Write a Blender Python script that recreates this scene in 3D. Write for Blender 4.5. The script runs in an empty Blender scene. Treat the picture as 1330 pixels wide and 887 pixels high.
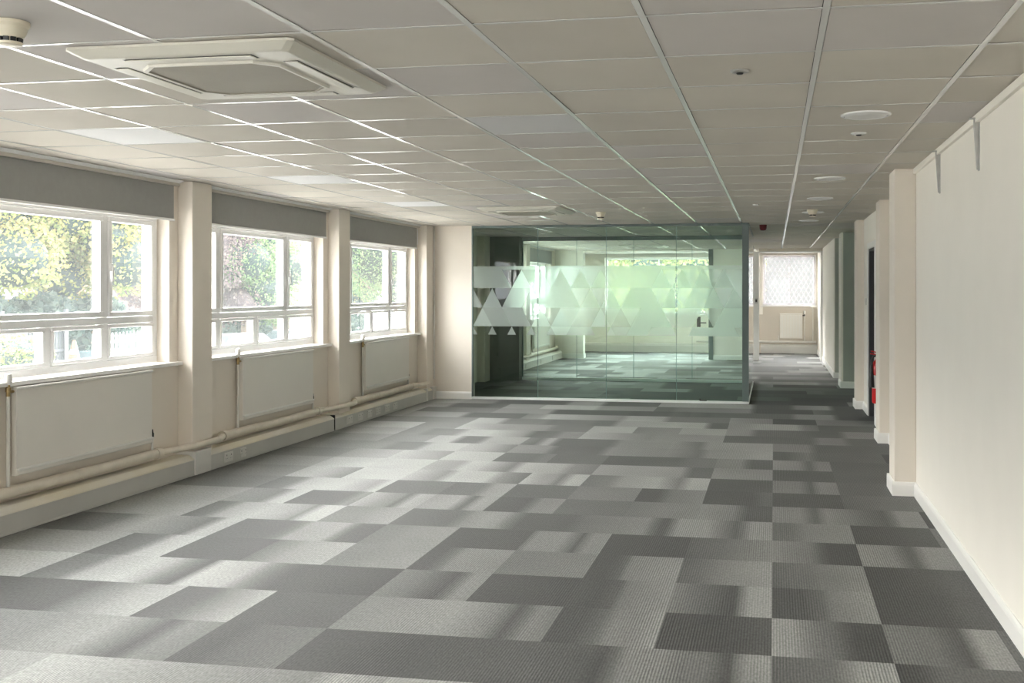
import bpy, math, random
from mathutils import Vector, Matrix
C = bpy.context.scene.collection
PI = math.pi
rnd = random.Random(7)

# ------------------------------------------------------------------ helpers
class MB:
    """collects shapes; build() links them as ONE mesh object"""
    def __init__(s): s.v=[]; s.f=[]; s.m=[]
    def add(s, vs, fs, mi=0):
        b=len(s.v); s.v+= [tuple(v) for v in vs]
        for f in fs: s.f.append(tuple(b+i for i in f)); s.m.append(mi)
        return s
    def box(s,x0,y0,z0,x1,y1,z1,mi=0):
        vs=[(x0,y0,z0),(x1,y0,z0),(x1,y1,z0),(x0,y1,z0),(x0,y0,z1),(x1,y0,z1),(x1,y1,z1),(x0,y1,z1)]
        return s.add(vs,[(0,3,2,1),(4,5,6,7),(0,1,5,4),(1,2,6,5),(2,3,7,6),(3,0,4,7)],mi)
    def prism(s,poly,axis,a,b,mi=0):
        """poly: list of 2d points; axis 'x': (y,z) 'y': (x,z) 'z': (x,y)"""
        def P(p,t):
            if axis=='x': return (t,p[0],p[1])
            if axis=='y': return (p[0],t,p[1])
            return (p[0],p[1],t)
        n=len(poly); vs=[P(p,a) for p in poly]+[P(p,b) for p in poly]
        fs=[tuple(range(n))[::-1],tuple(range(n,2*n))]+[(i,(i+1)%n,n+(i+1)%n,n+i) for i in range(n)]
        return s.add(vs,fs,mi)
    def tube(s,path,r,n=14,mi=0,cap=True):
        path=[Vector(p) for p in path]; rs=r if isinstance(r,(list,tuple)) else [r]*len(path)
        rings=[]; up=None
        for i,p in enumerate(path):
            a=path[max(i-1,0)]; b=path[min(i+1,len(path)-1)]
            t=(b-a).normalized()
            if up is None:
                up=Vector((0,0,1)) if abs(t.z)<.9 else Vector((1,0,0))
            u=t.cross(up); 
            if u.length<1e-4: u=t.cross(Vector((1,0,0)))
            u.normalize(); w=u.cross(t).normalized(); up=w
            rings.append([p+u*math.cos(2*PI*k/n)*rs[i]+w*math.sin(2*PI*k/n)*rs[i] for k in range(n)])
        vs=[q for ring in rings for q in ring]; fs=[]
        for i in range(len(path)-1):
            for k in range(n):
                fs.append((i*n+k,i*n+(k+1)%n,(i+1)*n+(k+1)%n,(i+1)*n+k))
        if cap: fs.append(tuple(range(n))[::-1]); fs.append(tuple((len(path)-1)*n+k for k in range(n)))
        return s.add(vs,fs,mi)
    def lathe(s,prof,c=(0,0,0),n=28,mi=0,axis='z'):
        """prof: (radius, height)"""
        vs=[];fs=[]
        for r,h in prof:
            for k in range(n):
                a=2*PI*k/n; x,y,z=r*math.cos(a),r*math.sin(a),h
                if axis=='x': x,y,z=z,x,y
                if axis=='y': x,y,z=x,z,y
                vs.append((c[0]+x,c[1]+y,c[2]+z))
        for i in range(len(prof)-1):
            for k in range(n): fs.append((i*n+k,i*n+(k+1)%n,(i+1)*n+(k+1)%n,(i+1)*n+k))
        fs.append(tuple(range(n))[::-1]); fs.append(tuple((len(prof)-1)*n+k for k in range(n)))
        return s.add(vs,fs,mi)
    def build(s,name,mats,parent=None,loc=(0,0,0),bevel=0,smooth=False,seg=2):
        me=bpy.data.meshes.new(name); me.from_pydata(s.v,[],s.f)
        if not isinstance(mats,(list,tuple)): mats=[mats]
        for m in mats: me.materials.append(m)
        me.polygons.foreach_set('material_index',s.m)
        import bmesh
        bm=bmesh.new(); bm.from_mesh(me); bmesh.ops.recalc_face_normals(bm,faces=bm.faces); bm.to_mesh(me); bm.free()
        if smooth: me.polygons.foreach_set('use_smooth',[True]*len(me.polygons))
        me.update()
        o=bpy.data.objects.new(name,me); C.objects.link(o)
        if parent is not None: o.parent=parent
        o.location=loc
        if bevel:
            b=o.modifiers.new('bevel','BEVEL'); b.width=bevel; b.segments=seg; b.limit_method='ANGLE'; b.angle_limit=math.radians(40)
            if smooth is False:
                pass
        if smooth:
            e=o.modifiers.new('split','EDGE_SPLIT'); e.split_angle=math.radians(35)
        return o

def tag(o,label=None,cat=None,group=None,kind=None):
    if label: o['label']=label
    if cat: o['category']=cat
    if group: o['group']=group
    if kind: o['kind']=kind
    return o
def empty(name,loc=(0,0,0),rz=0,**k):
    o=bpy.data.objects.new(name,None); C.objects.link(o); o.location=loc; o.rotation_euler=(0,0,rz); o.empty_display_size=.1
    return tag(o,**k)
def kids(o): return [c for c in C.objects if c.parent==o]
def copy_tree(o,loc=None,label=None,group=None,parent=None):
    c=o.copy(); C.objects.link(c)
    if parent is not None: c.parent=parent
    if loc is not None: c.location=loc
    if label: c['label']=label
    if group: c['group']=group
    for ch in kids(o): copy_tree(ch,parent=c)
    return c

# ------------------------------------------------------------------ materials
def mat(name,col,rough=.6,metal=0,noise=0,nscale=8,bump=0,bscale=60,spec=.5,col2=None,aniso=None):
    m=bpy.data.materials.new(name); m.use_nodes=True; nt=m.node_tree; N=nt.nodes; L=nt.links
    b=N['Principled BSDF']; b.inputs['Roughness'].default_value=rough; b.inputs['Metallic'].default_value=metal
    b.inputs['Specular IOR Level'].default_value=spec
    col=(*col,1) if len(col)==3 else col
    b.inputs['Base Color'].default_value=col
    tc=N.new('ShaderNodeTexCoord')
    if noise or col2:
        nz=N.new('ShaderNodeTexNoise'); nz.inputs['Scale'].default_value=nscale; nz.inputs['Detail'].default_value=4
        L.new(tc.outputs['Object'],nz.inputs['Vector'])
        mx=N.new('ShaderNodeMix'); mx.data_type='RGBA'
        c2=(*col2,1) if col2 else tuple(max(0,c*(1-noise)) for c in col[:3])+(1,)
        mx.inputs['A'].default_value=col; mx.inputs['B'].default_value=c2
        rp=N.new('ShaderNodeMapRange'); rp.inputs['From Min'].default_value=.35; rp.inputs['From Max'].default_value=.65
        L.new(nz.outputs['Fac'],rp.inputs['Value']); L.new(rp.outputs['Result'],mx.inputs['Factor'])
        L.new(mx.outputs['Result'],b.inputs['Base Color'])
    if bump:
        n2=N.new('ShaderNodeTexNoise'); n2.inputs['Scale'].default_value=bscale; n2.inputs['Detail'].default_value=3
        L.new(tc.outputs['Object'],n2.inputs['Vector'])
        bp=N.new('ShaderNodeBump'); bp.inputs['Strength'].default_value=bump; bp.inputs['Distance'].default_value=.004
        L.new(n2.outputs['Fac'],bp.inputs['Height']); L.new(bp.outputs['Normal'],b.inputs['Normal'])
    return m

def glass(name,tint,veil=0.0,veilcol=(.9,.95,.93),ior=1.45,gain=1.0):
    m=bpy.data.materials.new(name); m.use_nodes=True; nt=m.node_tree; N=nt.nodes; L=nt.links
    N.remove(N['Principled BSDF']); out=N['Material Output']
    tr=N.new('ShaderNodeBsdfTransparent'); tr.inputs['Color'].default_value=(*[c**.5 for c in tint],1)
    gl=N.new('ShaderNodeBsdfGlossy'); gl.inputs['Roughness'].default_value=.0; gl.inputs['Color'].default_value=(1,1,1,1)
    fr=N.new('ShaderNodeFresnel'); fr.inputs['IOR'].default_value=ior
    mu=N.new('ShaderNodeMath'); mu.operation='MULTIPLY'; mu.inputs[1].default_value=gain; mu.use_clamp=True
    ge=N.new('ShaderNodeNewGeometry'); sb=N.new('ShaderNodeMath'); sb.operation='SUBTRACT'; sb.inputs[0].default_value=1; L.new(ge.outputs['Backfacing'],sb.inputs[1])
    m0=N.new('ShaderNodeMath'); m0.operation='MULTIPLY'; L.new(fr.outputs['Fac'],m0.inputs[0]); L.new(sb.outputs[0],m0.inputs[1])
    L.new(m0.outputs[0],mu.inputs[0])   # each pane face reflects once, on the side light arrives from
    mx=N.new('ShaderNodeMixShader'); L.new(mu.outputs[0],mx.inputs['Fac']); 
    src=tr.outputs[0]
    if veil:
        # haze put into the pane, washing out the view outside
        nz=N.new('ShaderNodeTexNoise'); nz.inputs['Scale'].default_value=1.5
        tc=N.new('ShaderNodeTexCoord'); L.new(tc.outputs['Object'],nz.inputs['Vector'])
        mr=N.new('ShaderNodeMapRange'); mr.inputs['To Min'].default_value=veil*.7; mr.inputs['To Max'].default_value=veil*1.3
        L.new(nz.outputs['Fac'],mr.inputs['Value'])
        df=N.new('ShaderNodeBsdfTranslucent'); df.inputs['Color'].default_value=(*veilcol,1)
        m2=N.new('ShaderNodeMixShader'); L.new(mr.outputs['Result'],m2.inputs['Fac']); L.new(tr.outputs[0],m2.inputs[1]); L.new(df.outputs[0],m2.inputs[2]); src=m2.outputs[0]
    L.new(src,mx.inputs[1]); L.new(gl.outputs[0],mx.inputs[2]); L.new(mx.outputs[0],out.inputs['Surface'])
    return m

def film(name,op,col=(.88,.98,.94)):
    m=bpy.data.materials.new(name); m.use_nodes=True; nt=m.node_tree; N=nt.nodes; L=nt.links
    N.remove(N['Principled BSDF']); out=N['Material Output']
    tr=N.new('ShaderNodeBsdfTransparent')
    df=N.new('ShaderNodeBsdfDiffuse'); df.inputs['Color'].default_value=(*col,1)
    tl=N.new('ShaderNodeBsdfRefraction'); tl.inputs['Color'].default_value=(*col,1); tl.inputs['IOR'].default_value=1.25; tl.inputs['Roughness'].default_value=.55
    a=N.new('ShaderNodeMixShader'); a.inputs['Fac'].default_value=.74; L.new(df.outputs[0],a.inputs[1]); L.new(tl.outputs[0],a.inputs[2])
    nz=N.new('ShaderNodeTexNoise'); nz.inputs['Scale'].default_value=300; 
    tc=N.new('ShaderNodeTexCoord'); L.new(tc.outputs['Object'],nz.inputs['Vector'])
    mr=N.new('ShaderNodeMapRange'); mr.inputs['To Min'].default_value=op-.03; mr.inputs['To Max'].default_value=op+.03
    L.new(nz.outputs['Fac'],mr.inputs['Value'])
    mx=N.new('ShaderNodeMixShader'); L.new(mr.outputs['Result'],mx.inputs['Fac']); L.new(tr.outputs[0],mx.inputs[1]); L.new(a.outputs[0],mx.inputs[2])
    L.new(mx.outputs[0],out.inputs['Surface']); return m

M={}
M['wall']=mat('magnolia_paint',(.79,.73,.65),.7,noise=.03,nscale=3,bump=.05,bscale=90)
M['white_wall']=mat('white_paint',(.87,.835,.765),.6,noise=.02,nscale=3)
M['gloss']=mat('white_gloss_trim',(.86,.85,.82),.3,noise=.02,nscale=5)
M['upvc']=mat('white_upvc',(.88,.88,.88),.25,noise=.01)
M['sill']=mat('white_sill_board',(.88,.87,.85),.35,noise=.02)
M['greywall']=mat('dark_grey_paint',(.17,.185,.165),.6,noise=.08,nscale=3)
M['tile']=mat('ceiling_tile_warm',(.56,.525,.465),.9,noise=.05,nscale=2,bump=.15,bscale=220)
M['tile_b']=mat('ceiling_tile_plain',(.59,.555,.49),.9,noise=.05,nscale=2,bump=.15,bscale=220)
M['tile_c']=mat('ceiling_tile_cool',(.565,.535,.51),.9,noise=.05,nscale=2,bump=.15,bscale=220)
M['tile_w']=mat('ceiling_tile_new_white',(.80,.80,.80),.85,noise=.03,nscale=2,bump=.1,bscale=220)
M['tbar']=mat('white_steel_grid',(.74,.74,.72),.16,noise=.02)
M['dark']=mat('unlit_void_black',(.02,.02,.02),.9,noise=.1)  # black stands in for shade in ceiling gaps and the doorway room
M['blind']=mat('grey_blind_fabric',(.34,.34,.325),.85,noise=.04,nscale=20,bump=.2,bscale=500)
M['cassette']=mat('beige_batten_paint',(.60,.56,.50),.5,noise=.03)
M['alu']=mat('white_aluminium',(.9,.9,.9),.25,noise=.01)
M['radiator']=mat('radiator_enamel',(.80,.77,.72),.35,noise=.03,nscale=2)
M['radtop']=mat('radiator_white_enamel',(.80,.79,.76),.35,noise=.02,nscale=4)
M['pipe']=mat('old_cream_pipe_paint',(.76,.70,.60),.38,noise=.12,nscale=9,bump=.2,bscale=30)
M['pipe2']=mat('white_pipe_paint',(.74,.72,.67),.35,noise=.05,nscale=9)
M['brass']=mat('brass_valve',(.42,.31,.15),.35,metal=.9,noise=.2,nscale=40)
M['black']=mat('black_plastic',(.02,.02,.02),.45,noise=.1)
M['trunk']=mat('grey_trunking_front',(.56,.555,.53),.4,noise=.07,nscale=2.5)
M['trunk2']=mat('cream_trunking_top',(.66,.64,.59),.45,nscale=1.6,col2=(.62,.575,.46))
M['socket']=mat('white_socket_plastic',(.68,.67,.64),.35,noise=.02)
M['acbody']=mat('cream_ac_plastic',(.70,.68,.60),.4,noise=.05,nscale=3)
M['acgrille']=mat('beige_ac_grille',(.31,.285,.225),.55,noise=.08,nscale=4,bump=.3,bscale=140)
M['cream']=mat('aged_cream_plastic',(.74,.68,.54),.4,noise=.04)
M['disc']=mat('opal_light_cover',(.70,.70,.69),.3,noise=.02)
M['steel']=mat('grey_galvanised_steel',(.5,.5,.48),.4,metal=.6,noise=.1,nscale=20)
M['red']=mat('extinguisher_red',(.62,.02,.02),.3,noise=.05)
M['darkred']=mat('sounder_dark_red',(.13,.008,.012),.35,noise=.1)
M['gframe']=mat('grey_glazing_channel',(.13,.17,.16),.35,noise=.05)
M['gbase']=mat('silver_base_channel',(.78,.82,.80),.3,noise=.03)
M['glass_t']=glass('green_tinted_glass',(.81,.97,.90),ior=1.5,gain=1.3)
M['glass_b']=glass('green_tinted_glass_far',(.90,.99,.955),ior=1.5,gain=1.1)
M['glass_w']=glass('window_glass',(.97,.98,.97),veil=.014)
M['gedge']=mat('glass_joint_seal',(.22,.34,.31),.3,noise=.05)
M['film1']=film('frosted_film_light',.50)
M['film2']=film('frosted_film_medium',.72)
M['film3']=film('frosted_film_dense',.92)
M['handle']=mat('dark_lever_metal',(.10,.11,.10),.3,metal=.7,noise=.1)

def carpet_mat():
    m=bpy.data.materials.new('ribbed_grey_carpet_tiles'); m.use_nodes=True; nt=m.node_tree; N=nt.nodes; L=nt.links
    b=N['Principled BSDF']; b.inputs['Roughness'].default_value=.75; b.inputs['Specular IOR Level'].default_value=.22
    b.inputs['Sheen Weight'].default_value=.05; b.inputs['Sheen Roughness'].default_value=.4; b.inputs['Sheen Tint'].default_value=(.9,.92,.9,1)
    at=N.new('ShaderNodeAttribute'); at.attribute_name='tone'
    tc=N.new('ShaderNodeTexCoord')
    sx=N.new('ShaderNodeSeparateXYZ'); L.new(tc.outputs['Object'],sx.inputs[0])
    # fleck
    nz=N.new('ShaderNodeTexNoise'); nz.inputs['Scale'].default_value=95; nz.inputs['Detail'].default_value=4
    mp=N.new('ShaderNodeMapping'); mp.inputs['Scale'].default_value=(1,.45,1); L.new(tc.outputs['Object'],mp.inputs['Vector']); L.new(mp.outputs[0],nz.inputs['Vector'])
    # big soft wear
    n2=N.new('ShaderNodeTexNoise'); n2.inputs['Scale'].default_value=2.2; L.new(tc.outputs['Object'],n2.inputs['Vector'])
    # corduroy ribs running down the room
    wv=N.new('ShaderNodeTexWave'); wv.wave_type='BANDS'; wv.bands_direction='X'; wv.inputs['Scale'].default_value=24; wv.inputs['Distortion'].default_value=.35; wv.inputs['Detail'].default_value=1; wv.inputs['Detail Scale'].default_value=6
    L.new(tc.outputs['Object'],wv.inputs['Vector'])
    # where ribs show strongest: bands
    n3=N.new('ShaderNodeTexNoise'); n3.inputs['Scale'].default_value=1.6; mp3=N.new('ShaderNodeMapping'); mp3.inputs['Scale'].default_value=(1.6,.35,1); L.new(tc.outputs['Object'],mp3.inputs['Vector']); L.new(mp3.outputs[0],n3.inputs['Vector'])
    r3=N.new('ShaderNodeMapRange'); r3.inputs['From Min'].default_value=.40; r3.inputs['From Max'].default_value=.60; r3.inputs['To Min'].default_value=.25; r3.inputs['To Max'].default_value=1; L.new(n3.outputs['Fac'],r3.inputs['Value'])
    m1=N.new('ShaderNodeMapRange'); m1.inputs['From Min'].default_value=.25; m1.inputs['From Max'].default_value=.75; m1.inputs['To Min'].default_value=.70; m1.inputs['To Max'].default_value=1.30; L.new(nz.outputs['Fac'],m1.inputs['Value'])
    m2=N.new('ShaderNodeMapRange'); m2.inputs['From Min'].default_value=.3; m2.inputs['From Max'].default_value=.7; m2.inputs['To Min'].default_value=.94; m2.inputs['To Max'].default_value=1.06; L.new(n2.outputs['Fac'],m2.inputs['Value'])
    w1=N.new('ShaderNodeMapRange'); w1.inputs['To Min'].default_value=-.30; w1.inputs['To Max'].default_value=.30; L.new(wv.outputs['Fac'],w1.inputs['Value'])
    wm=N.new('ShaderNodeMath'); wm.operation='MULTIPLY'; L.new(w1.outputs['Result'],wm.inputs[0]); L.new(r3.outputs['Result'],wm.inputs[1])
    wa=N.new('ShaderNodeMath'); wa.operation='ADD'; wa.inputs[1].default_value=1; L.new(wm.outputs[0],wa.inputs[0])
    a1=N.new('ShaderNodeMath'); a1.operation='MULTIPLY'; L.new(m1.outputs['Result'],a1.inputs[0]); L.new(m2.outputs['Result'],a1.inputs[1])
    a2=N.new('ShaderNodeMath'); a2.operation='MULTIPLY'; L.new(a1.outputs[0],a2.inputs[0]); L.new(wa.outputs[0],a2.inputs[1])
    vm=N.new('ShaderNodeVectorMath'); vm.operation='SCALE'; L.new(at.outputs['Color'],vm.inputs[0]); L.new(a2.outputs[0],vm.inputs['Scale'])
    L.new(vm.outputs[0],b.inputs['Base Color'])
    bp=N.new('ShaderNodeBump'); bp.inputs['Strength'].default_value=.5; bp.inputs['Distance'].default_value=.003
    hs=N.new('ShaderNodeMath'); hs.operation='ADD'; L.new(wm.outputs[0],hs.inputs[0]); L.new(nz.outputs['Fac'],hs.inputs[1])
    L.new(hs.outputs[0],bp.inputs['Height']); L.new(bp.outputs['Normal'],b.inputs['Normal'])
    return m
M['carpet']=carpet_mat()
M['tile_n']=mat('ceiling_tile_pale',(.60,.60,.60),.9,noise=.03,nscale=2,bump=.1,bscale=220)
M['greypil']=mat('grey_green_paint',(.42,.435,.395),.6,noise=.05,nscale=3)
M['endwall']=mat('beige_darkened_as_shade',(.62,.565,.495),.7,noise=.03,nscale=3)  # darkened tone standing in for dimmer light at the corridor end
M['grille']=mat('grille_white_paint',(.55,.52,.56),.4,noise=.05)
M['doorgrey']=mat('dark_grey_door_paint',(.07,.072,.075),.5,noise=.1)
WORLD=8; EXPO=1.37
# ------------------------------------------------------------------ plan (metres; camera stands at x=0, y=0, looks down +y)
H=2.46                       # ceiling
XL=-4.92; XO=-5.17           # inner / outer face of the window wall
XF=-5.03                     # window frame face
BAY=2.9; PY=[7.75+BAY*k for k in range(-4,6)]      # pillars start
YB=-3.6; YE=25.2             # room ends
SILL=.95; HEAD=2.17
GY=13.87; GB=17.0            # front and back glass of the meeting room

# ---- floor: carpet tiles; tile tones are yarn colours, rows across the glass room depth darkened
CARPET={-1:[(-4.92,0.36,0.55),(-3.25,0.66,0.73),(-3.01,0.73,0),(-2.71,0.56,0.49),(-2.51,0,0),(-2.34,0.24,0.46),(-2.01,0,0),(-1.51,0,0.2),(-1.01,0.23,0.16),(-0.83,0.16,0),(-0.66,0.7,0.72),(-0.42,0.54,0.5),(-0.23,0.14,0.16),(-0.16,0.85,0.95),(-0.01,0.33,0.5),(0.29,0.93,0.98),(0.49,0,0.08),(0.62,0.45,0.46)],
0:[(-4.92,0,0),(-3.51,0,0.55),(-3.26,0.74,0.92),(-3.01,0,0.2),(-2.77,0.56,0.95),(-2.51,0,0.22),(-2.01,0.58,0.84),(-1.51,0.84,0.74),(-1.35,0.6,0.08),(-1.16,0.66,0.57),(-1.01,0,0.05),(-0.84,0.34,0.65),(-0.68,0.65,0.88),(-0.51,0,0),(-0.21,0.08,0.22),(-0.01,0.95,0.92),(0.13,0.59,0.46),(0.31,0,0),(0.49,0.62,0.56),(0.74,0.27,0.2),(0.84,0.97,0.9),(0.99,0.47,0.47)],
1:[(-4.92,0.84,0.95),(-4.01,0.3,0.33),(-3.76,0.81,0.96),(-3.42,0.85,0.38),(-3.2,0,0),(-3.12,1,0.91),(-2.8,0.48,0.29),(-2.64,0,0),(-2.01,0.56,0.45),(-1.81,0.2,0.01),(-1.64,0.7,0.67),(-1.51,0,0),(-1.01,0.04,0),(-0.83,0.21,0.53),(-0.73,0.64,0.81),(-0.51,0.63,0.31),(-0.25,0.09,0.12),(-0.17,0.95,1),(-0.01,0.09,0.14),(0.19,0.39,0.62),(0.3,0.73,0.85),(0.49,0,0.14),(0.85,0.29,0.37)],
2:[(-4.92,0.55,0.81),(-4.01,0.08,0.23),(-3.73,0.88,0.96),(-3.51,0.01,0.01),(-3.01,0.2,0.51),(-2.85,0.73,0.9),(-2.51,0.46,0.54),(-2.29,0.65,0.77),(-2.01,0,0.04),(-1.87,0.44,0.63),(-1.78,0.67,0.67),(-1.51,0.45,0.66),(-1.01,0,0),(-0.86,0.28,0.59),(-0.78,0.66,0.81),(-0.51,0.26,0.41),(-0.36,0.63,0.91),(-0.01,0.33,0.45),(0.14,0.48,0.6),(0.3,0.67,0.79),(0.49,0,0.2),(0.88,0.34,0.42)],
3:[(-4.92,0.23,0.34),(-4.32,0.66,0.81),(-4.07,0.67,0.2),(-3.67,0.89,0.85),(-3.51,0.02,0.12),(-3.1,0.37,0.68),(-3.01,0.71,0.83),(-2.72,0.21,0.14),(-2.51,0.39,0.5),(-2.33,0.64,0.77),(-2.01,0,0.1),(-1.51,0.32,0.64),(-1.43,0.67,0.72),(-1.24,0.39,0.13),(-1.16,0.71,0.74),(-1.01,0,0.07),(-0.51,0.21,0.4),(-0.25,0.58,0.75),(-0.01,0.75,0.65),(0.15,0.57,0.43),(0.27,0,0),(0.49,0.81,0.71),(0.73,0.27,0.32),(0.83,0.82,0.8)],
4:[(-4.92,0.67,0.78),(-4.01,0.09,0.24),(-3.82,0.74,0.89),(-3.51,0.86,0.78),(-3.31,0.63,0.39),(-3.19,1,1),(-3.01,0.45,0.53),(-2.74,0.68,0.86),(-2.51,0.21,0.27),(-2.08,0.64,0.76),(-1.86,0.72,0.5),(-1.71,0.14,0.21),(-1.29,0.42,0.6),(-1.01,0.57,0.69),(-0.78,0.15,0.17),(-0.66,0.83,0.83),(-0.37,0.57,0.29),(-0.19,0.87,0.87),(-0.01,0.44,0.44),(0.15,0.63,0.75),(0.49,0.06,0.23),(0.99,0.56,0.56)],
5:[(-4.92,0.7,0.75),(-4.01,0.64,0.33),(-3.67,0.91,0.97),(-3.51,0.09,0.19),(-3.1,0.59,0.53),(-3.01,0.89,0.63),(-2.8,0.52,0.17),(-2.67,0.9,0.81),(-2.51,0.7,0.82),(-2.24,0.24,0.25),(-2.16,0.8,0.76),(-2.01,0.07,0.08),(-1.72,0.62,0.68),(-1.51,0.31,0.38),(-1.01,0.42,0.71),(-0.51,0.75,0.66),(-0.23,0.19,0.24),(-0.01,0.71,0.68),(0.23,0.32,0.32),(0.31,0.72,0.62),(0.54,0.48,0.27),(0.79,0.78,0.75),(0.99,0,0)],
6:[(-4.92,0.34,0.46),(-4.01,0.24,0.35),(-3.76,0.86,0.97),(-3.41,0.97,0.69),(-3.08,1,1),(-3.01,0.19,0.33),(-2.51,0.18,0.35),(-2.21,0.75,0.86),(-2.01,0.17,0.34),(-1.51,0.48,0.59),(-1.01,0.01,0.06),(-0.81,0.49,0.7),(-0.51,0.04,0.16),(-0.11,0.38,0.4),(-0.01,0.15,0.16),(0.49,0.31,0.43),(0.69,0.47,0.55)],
7:[(-4.92,0.36,0.53),(-4.01,0.82,0.85),(-3.78,0.77,0.41),(-3.51,1,1),(-3.01,0.91,0.59),(-2.67,1,1),(-2.27,0.62,0.25),(-2.01,0.98,0.79),(-1.83,0.72,0.46),(-1.67,1,1),(-1.51,0.35,0.51),(-1.26,0.76,0.95),(-0.87,0.76,0.58),(-0.7,1,1),(-0.51,0.1,0.24),(-0.01,0.6,0.61),(0.25,0.28,0.29),(0.31,0.72,0.69),(0.49,0.36,0.45)],
8:[(-4.92,0.5,0.63),(-4.01,0.77,0.98),(-3.51,0.94,1),(-3.01,0.82,0.71),(-2.71,1,0.96),(-2.51,0.93,0.44),(-2.21,0.95,0.88),(-1.77,0.59,0.46),(-1.51,0.79,0.84),(-1.01,0.84,0.78),(-0.73,0.27,0.31),(-0.51,0.71,0.76),(-0.01,0.18,0.24),(0.49,0.31,0.39)],
9:[(-4.92,0.38,0.47),(-4.01,0.58,0.85),(-3.51,0.96,0.66),(-3.01,1,0.92),(-2.51,0.26,0.2),(-2.13,0.38,0.4),(-2.01,0.19,0.31),(-1.51,0.09,0.25),(-0.81,0.39,0.48),(-0.51,0.59,0.71),(-0.24,0.27,0.31),(-0.01,0.82,0.72),(0.26,0.39,0.39),(0.34,0.69,0.69),(0.49,0.29,0.34)],
10:[(-4.92,0.59,0.53),(-4.01,0.53,0.52),(-3.76,0.3,0.38),(-3.42,0.88,1),(-3.01,0.93,0.83),(-2.71,0.69,0.39),(-2.51,0.61,0.6),(-2.12,0.17,0.25),(-1.6,0.65,0.64),(-1.01,0.68,0.41),(-0.65,0.74,0.85),(-0.2,0.92,0.95),(-0.01,0.22,0.22),(0.15,0.44,0.59),(0.36,0.34,0.36),(0.99,0,0)],
11:[(-4.92,0.5,0.7),(-4.01,0.48,0.57),(-3.51,0.82,0.96),(-3.22,0.27,0.35),(-2.94,0.86,0.76),(-2.51,0.39,0.21),(-2.33,0.79,0.81),(-2.2,0.15,0.29),(-1.57,0.62,0.7),(-1.01,0.74,0.43),(-0.68,0.79,0.86),(-0.21,0.9,0.93),(-0.01,0.64,0.69),(0.37,0.32,0.33)],
12:[(-4.92,0.74,0.86),(-4.01,0.5,0.56),(-3.74,0.38,0.56),(-3.34,0.93,1),(-3.01,0.97,0.6),(-2.58,0.09,0.29),(-2.27,0.61,0.62),(-2.01,0.91,0.82),(-1.65,0.75,0.59),(-1.24,0.66,0.83),(-0.51,0.29,0.38),(0.42,0.7,0.64),(0.73,0.35,0.43)],
13:[(-4.92,0.87,0.99),(-4.01,0.52,0.64),(-3.51,1,0.69),(-3.01,0.69,0.62),(-2.46,0.37,0.43),(-2.01,0.87,0.98),(-1.51,0.54,0.68),(-1.01,0.86,0.97),(-0.51,0.82,0.83),(-0.22,0.39,0.39),(0.41,0.32,0.33),(0.72,0.73,0.78)],
14:[(-4.92,0.56,0.51),(-4.23,0.44,0.62),(-3.51,1,0.89),(-3.14,0.38,0.45),(-2.61,0.31,0.42),(-2.07,0.31,0.35),(-1.8,0.82,0.94),(-1.18,1,1),(-0.74,0.27,0.29),(-0.51,0.8,0.88),(-0.23,0.99,1),(0.29,0.66,0.52),(0.49,0.3,0.35)]}
def alb(t,dark=1.0):
    v=CLO*(CHI/CLO)**t*dark
    return (v*.985,v*1.0,v*.965,1)
CLO=.067; CHI=.345
def tones(m):
    if m in CARPET: return CARPET[m]
    r=random.Random(1000+m); segs=[]; x=-5.0146+.0
    while x<1.6:
        w=r.choice([.5,.5,.25,.75,1.0]); t=r.choice([0,.05,.25,.5,.7,.85,.95]); t2=min(1,max(0,t+r.uniform(-.3,.3)))
        segs.append((x,t,t2)); x+=w
    return segs
def build_floor():
    vs=[];fs=[];cols=[]
    def quad(x0,x1,y0,y1,c0,c1):
        b=len(vs); vs.extend([(x0,y0,0),(x1,y0,0),(x1,y1,0),(x0,y1,0)]); fs.append((b,b+1,b+2,b+3)); cols.extend([c0,c1,c1,c0])
    m=-16
    while True:
        y0=4.342+.5*m; y1=y0+.5
        if y0>YE+.4: break
        segs=tones(m); dk=.62 if (GY-.1<y0+.25<16.7) else 1.0  # rows across the glass room depth get a darker tone
        for i,(x,a,b_) in enumerate(segs):
            xe=segs[i+1][0] if i+1<len(segs) else 3.2
            x=max(x,-5.1)
            if xe<=x: continue
            # inside a tile the tones fade into each other, at a tile joint they are cut
            on=lambda q: abs(((q+.0146)/.5)-round((q+.0146)/.5))<.04
            if i and not on(x) and i>0 and i+0<len(segs):
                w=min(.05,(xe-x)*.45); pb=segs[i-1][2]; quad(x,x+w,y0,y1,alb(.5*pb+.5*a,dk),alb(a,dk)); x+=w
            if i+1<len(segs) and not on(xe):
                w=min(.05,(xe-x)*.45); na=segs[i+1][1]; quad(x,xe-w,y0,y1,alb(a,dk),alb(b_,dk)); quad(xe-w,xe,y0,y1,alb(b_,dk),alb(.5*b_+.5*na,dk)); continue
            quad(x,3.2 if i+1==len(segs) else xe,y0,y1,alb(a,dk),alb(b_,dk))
        m+=1
    me=bpy.data.meshes.new('floor'); me.from_pydata(vs,[],fs); me.materials.append(M['carpet'])
    ca=me.color_attributes.new('tone','FLOAT_COLOR','CORNER')
    ca.data.foreach_set('color',[c for q in cols for c in q])
    o=bpy.data.objects.new('floor',me); C.objects.link(o); tag(o,kind='structure',label='grey patchwork carpet tile floor'); return o
build_floor()

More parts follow.
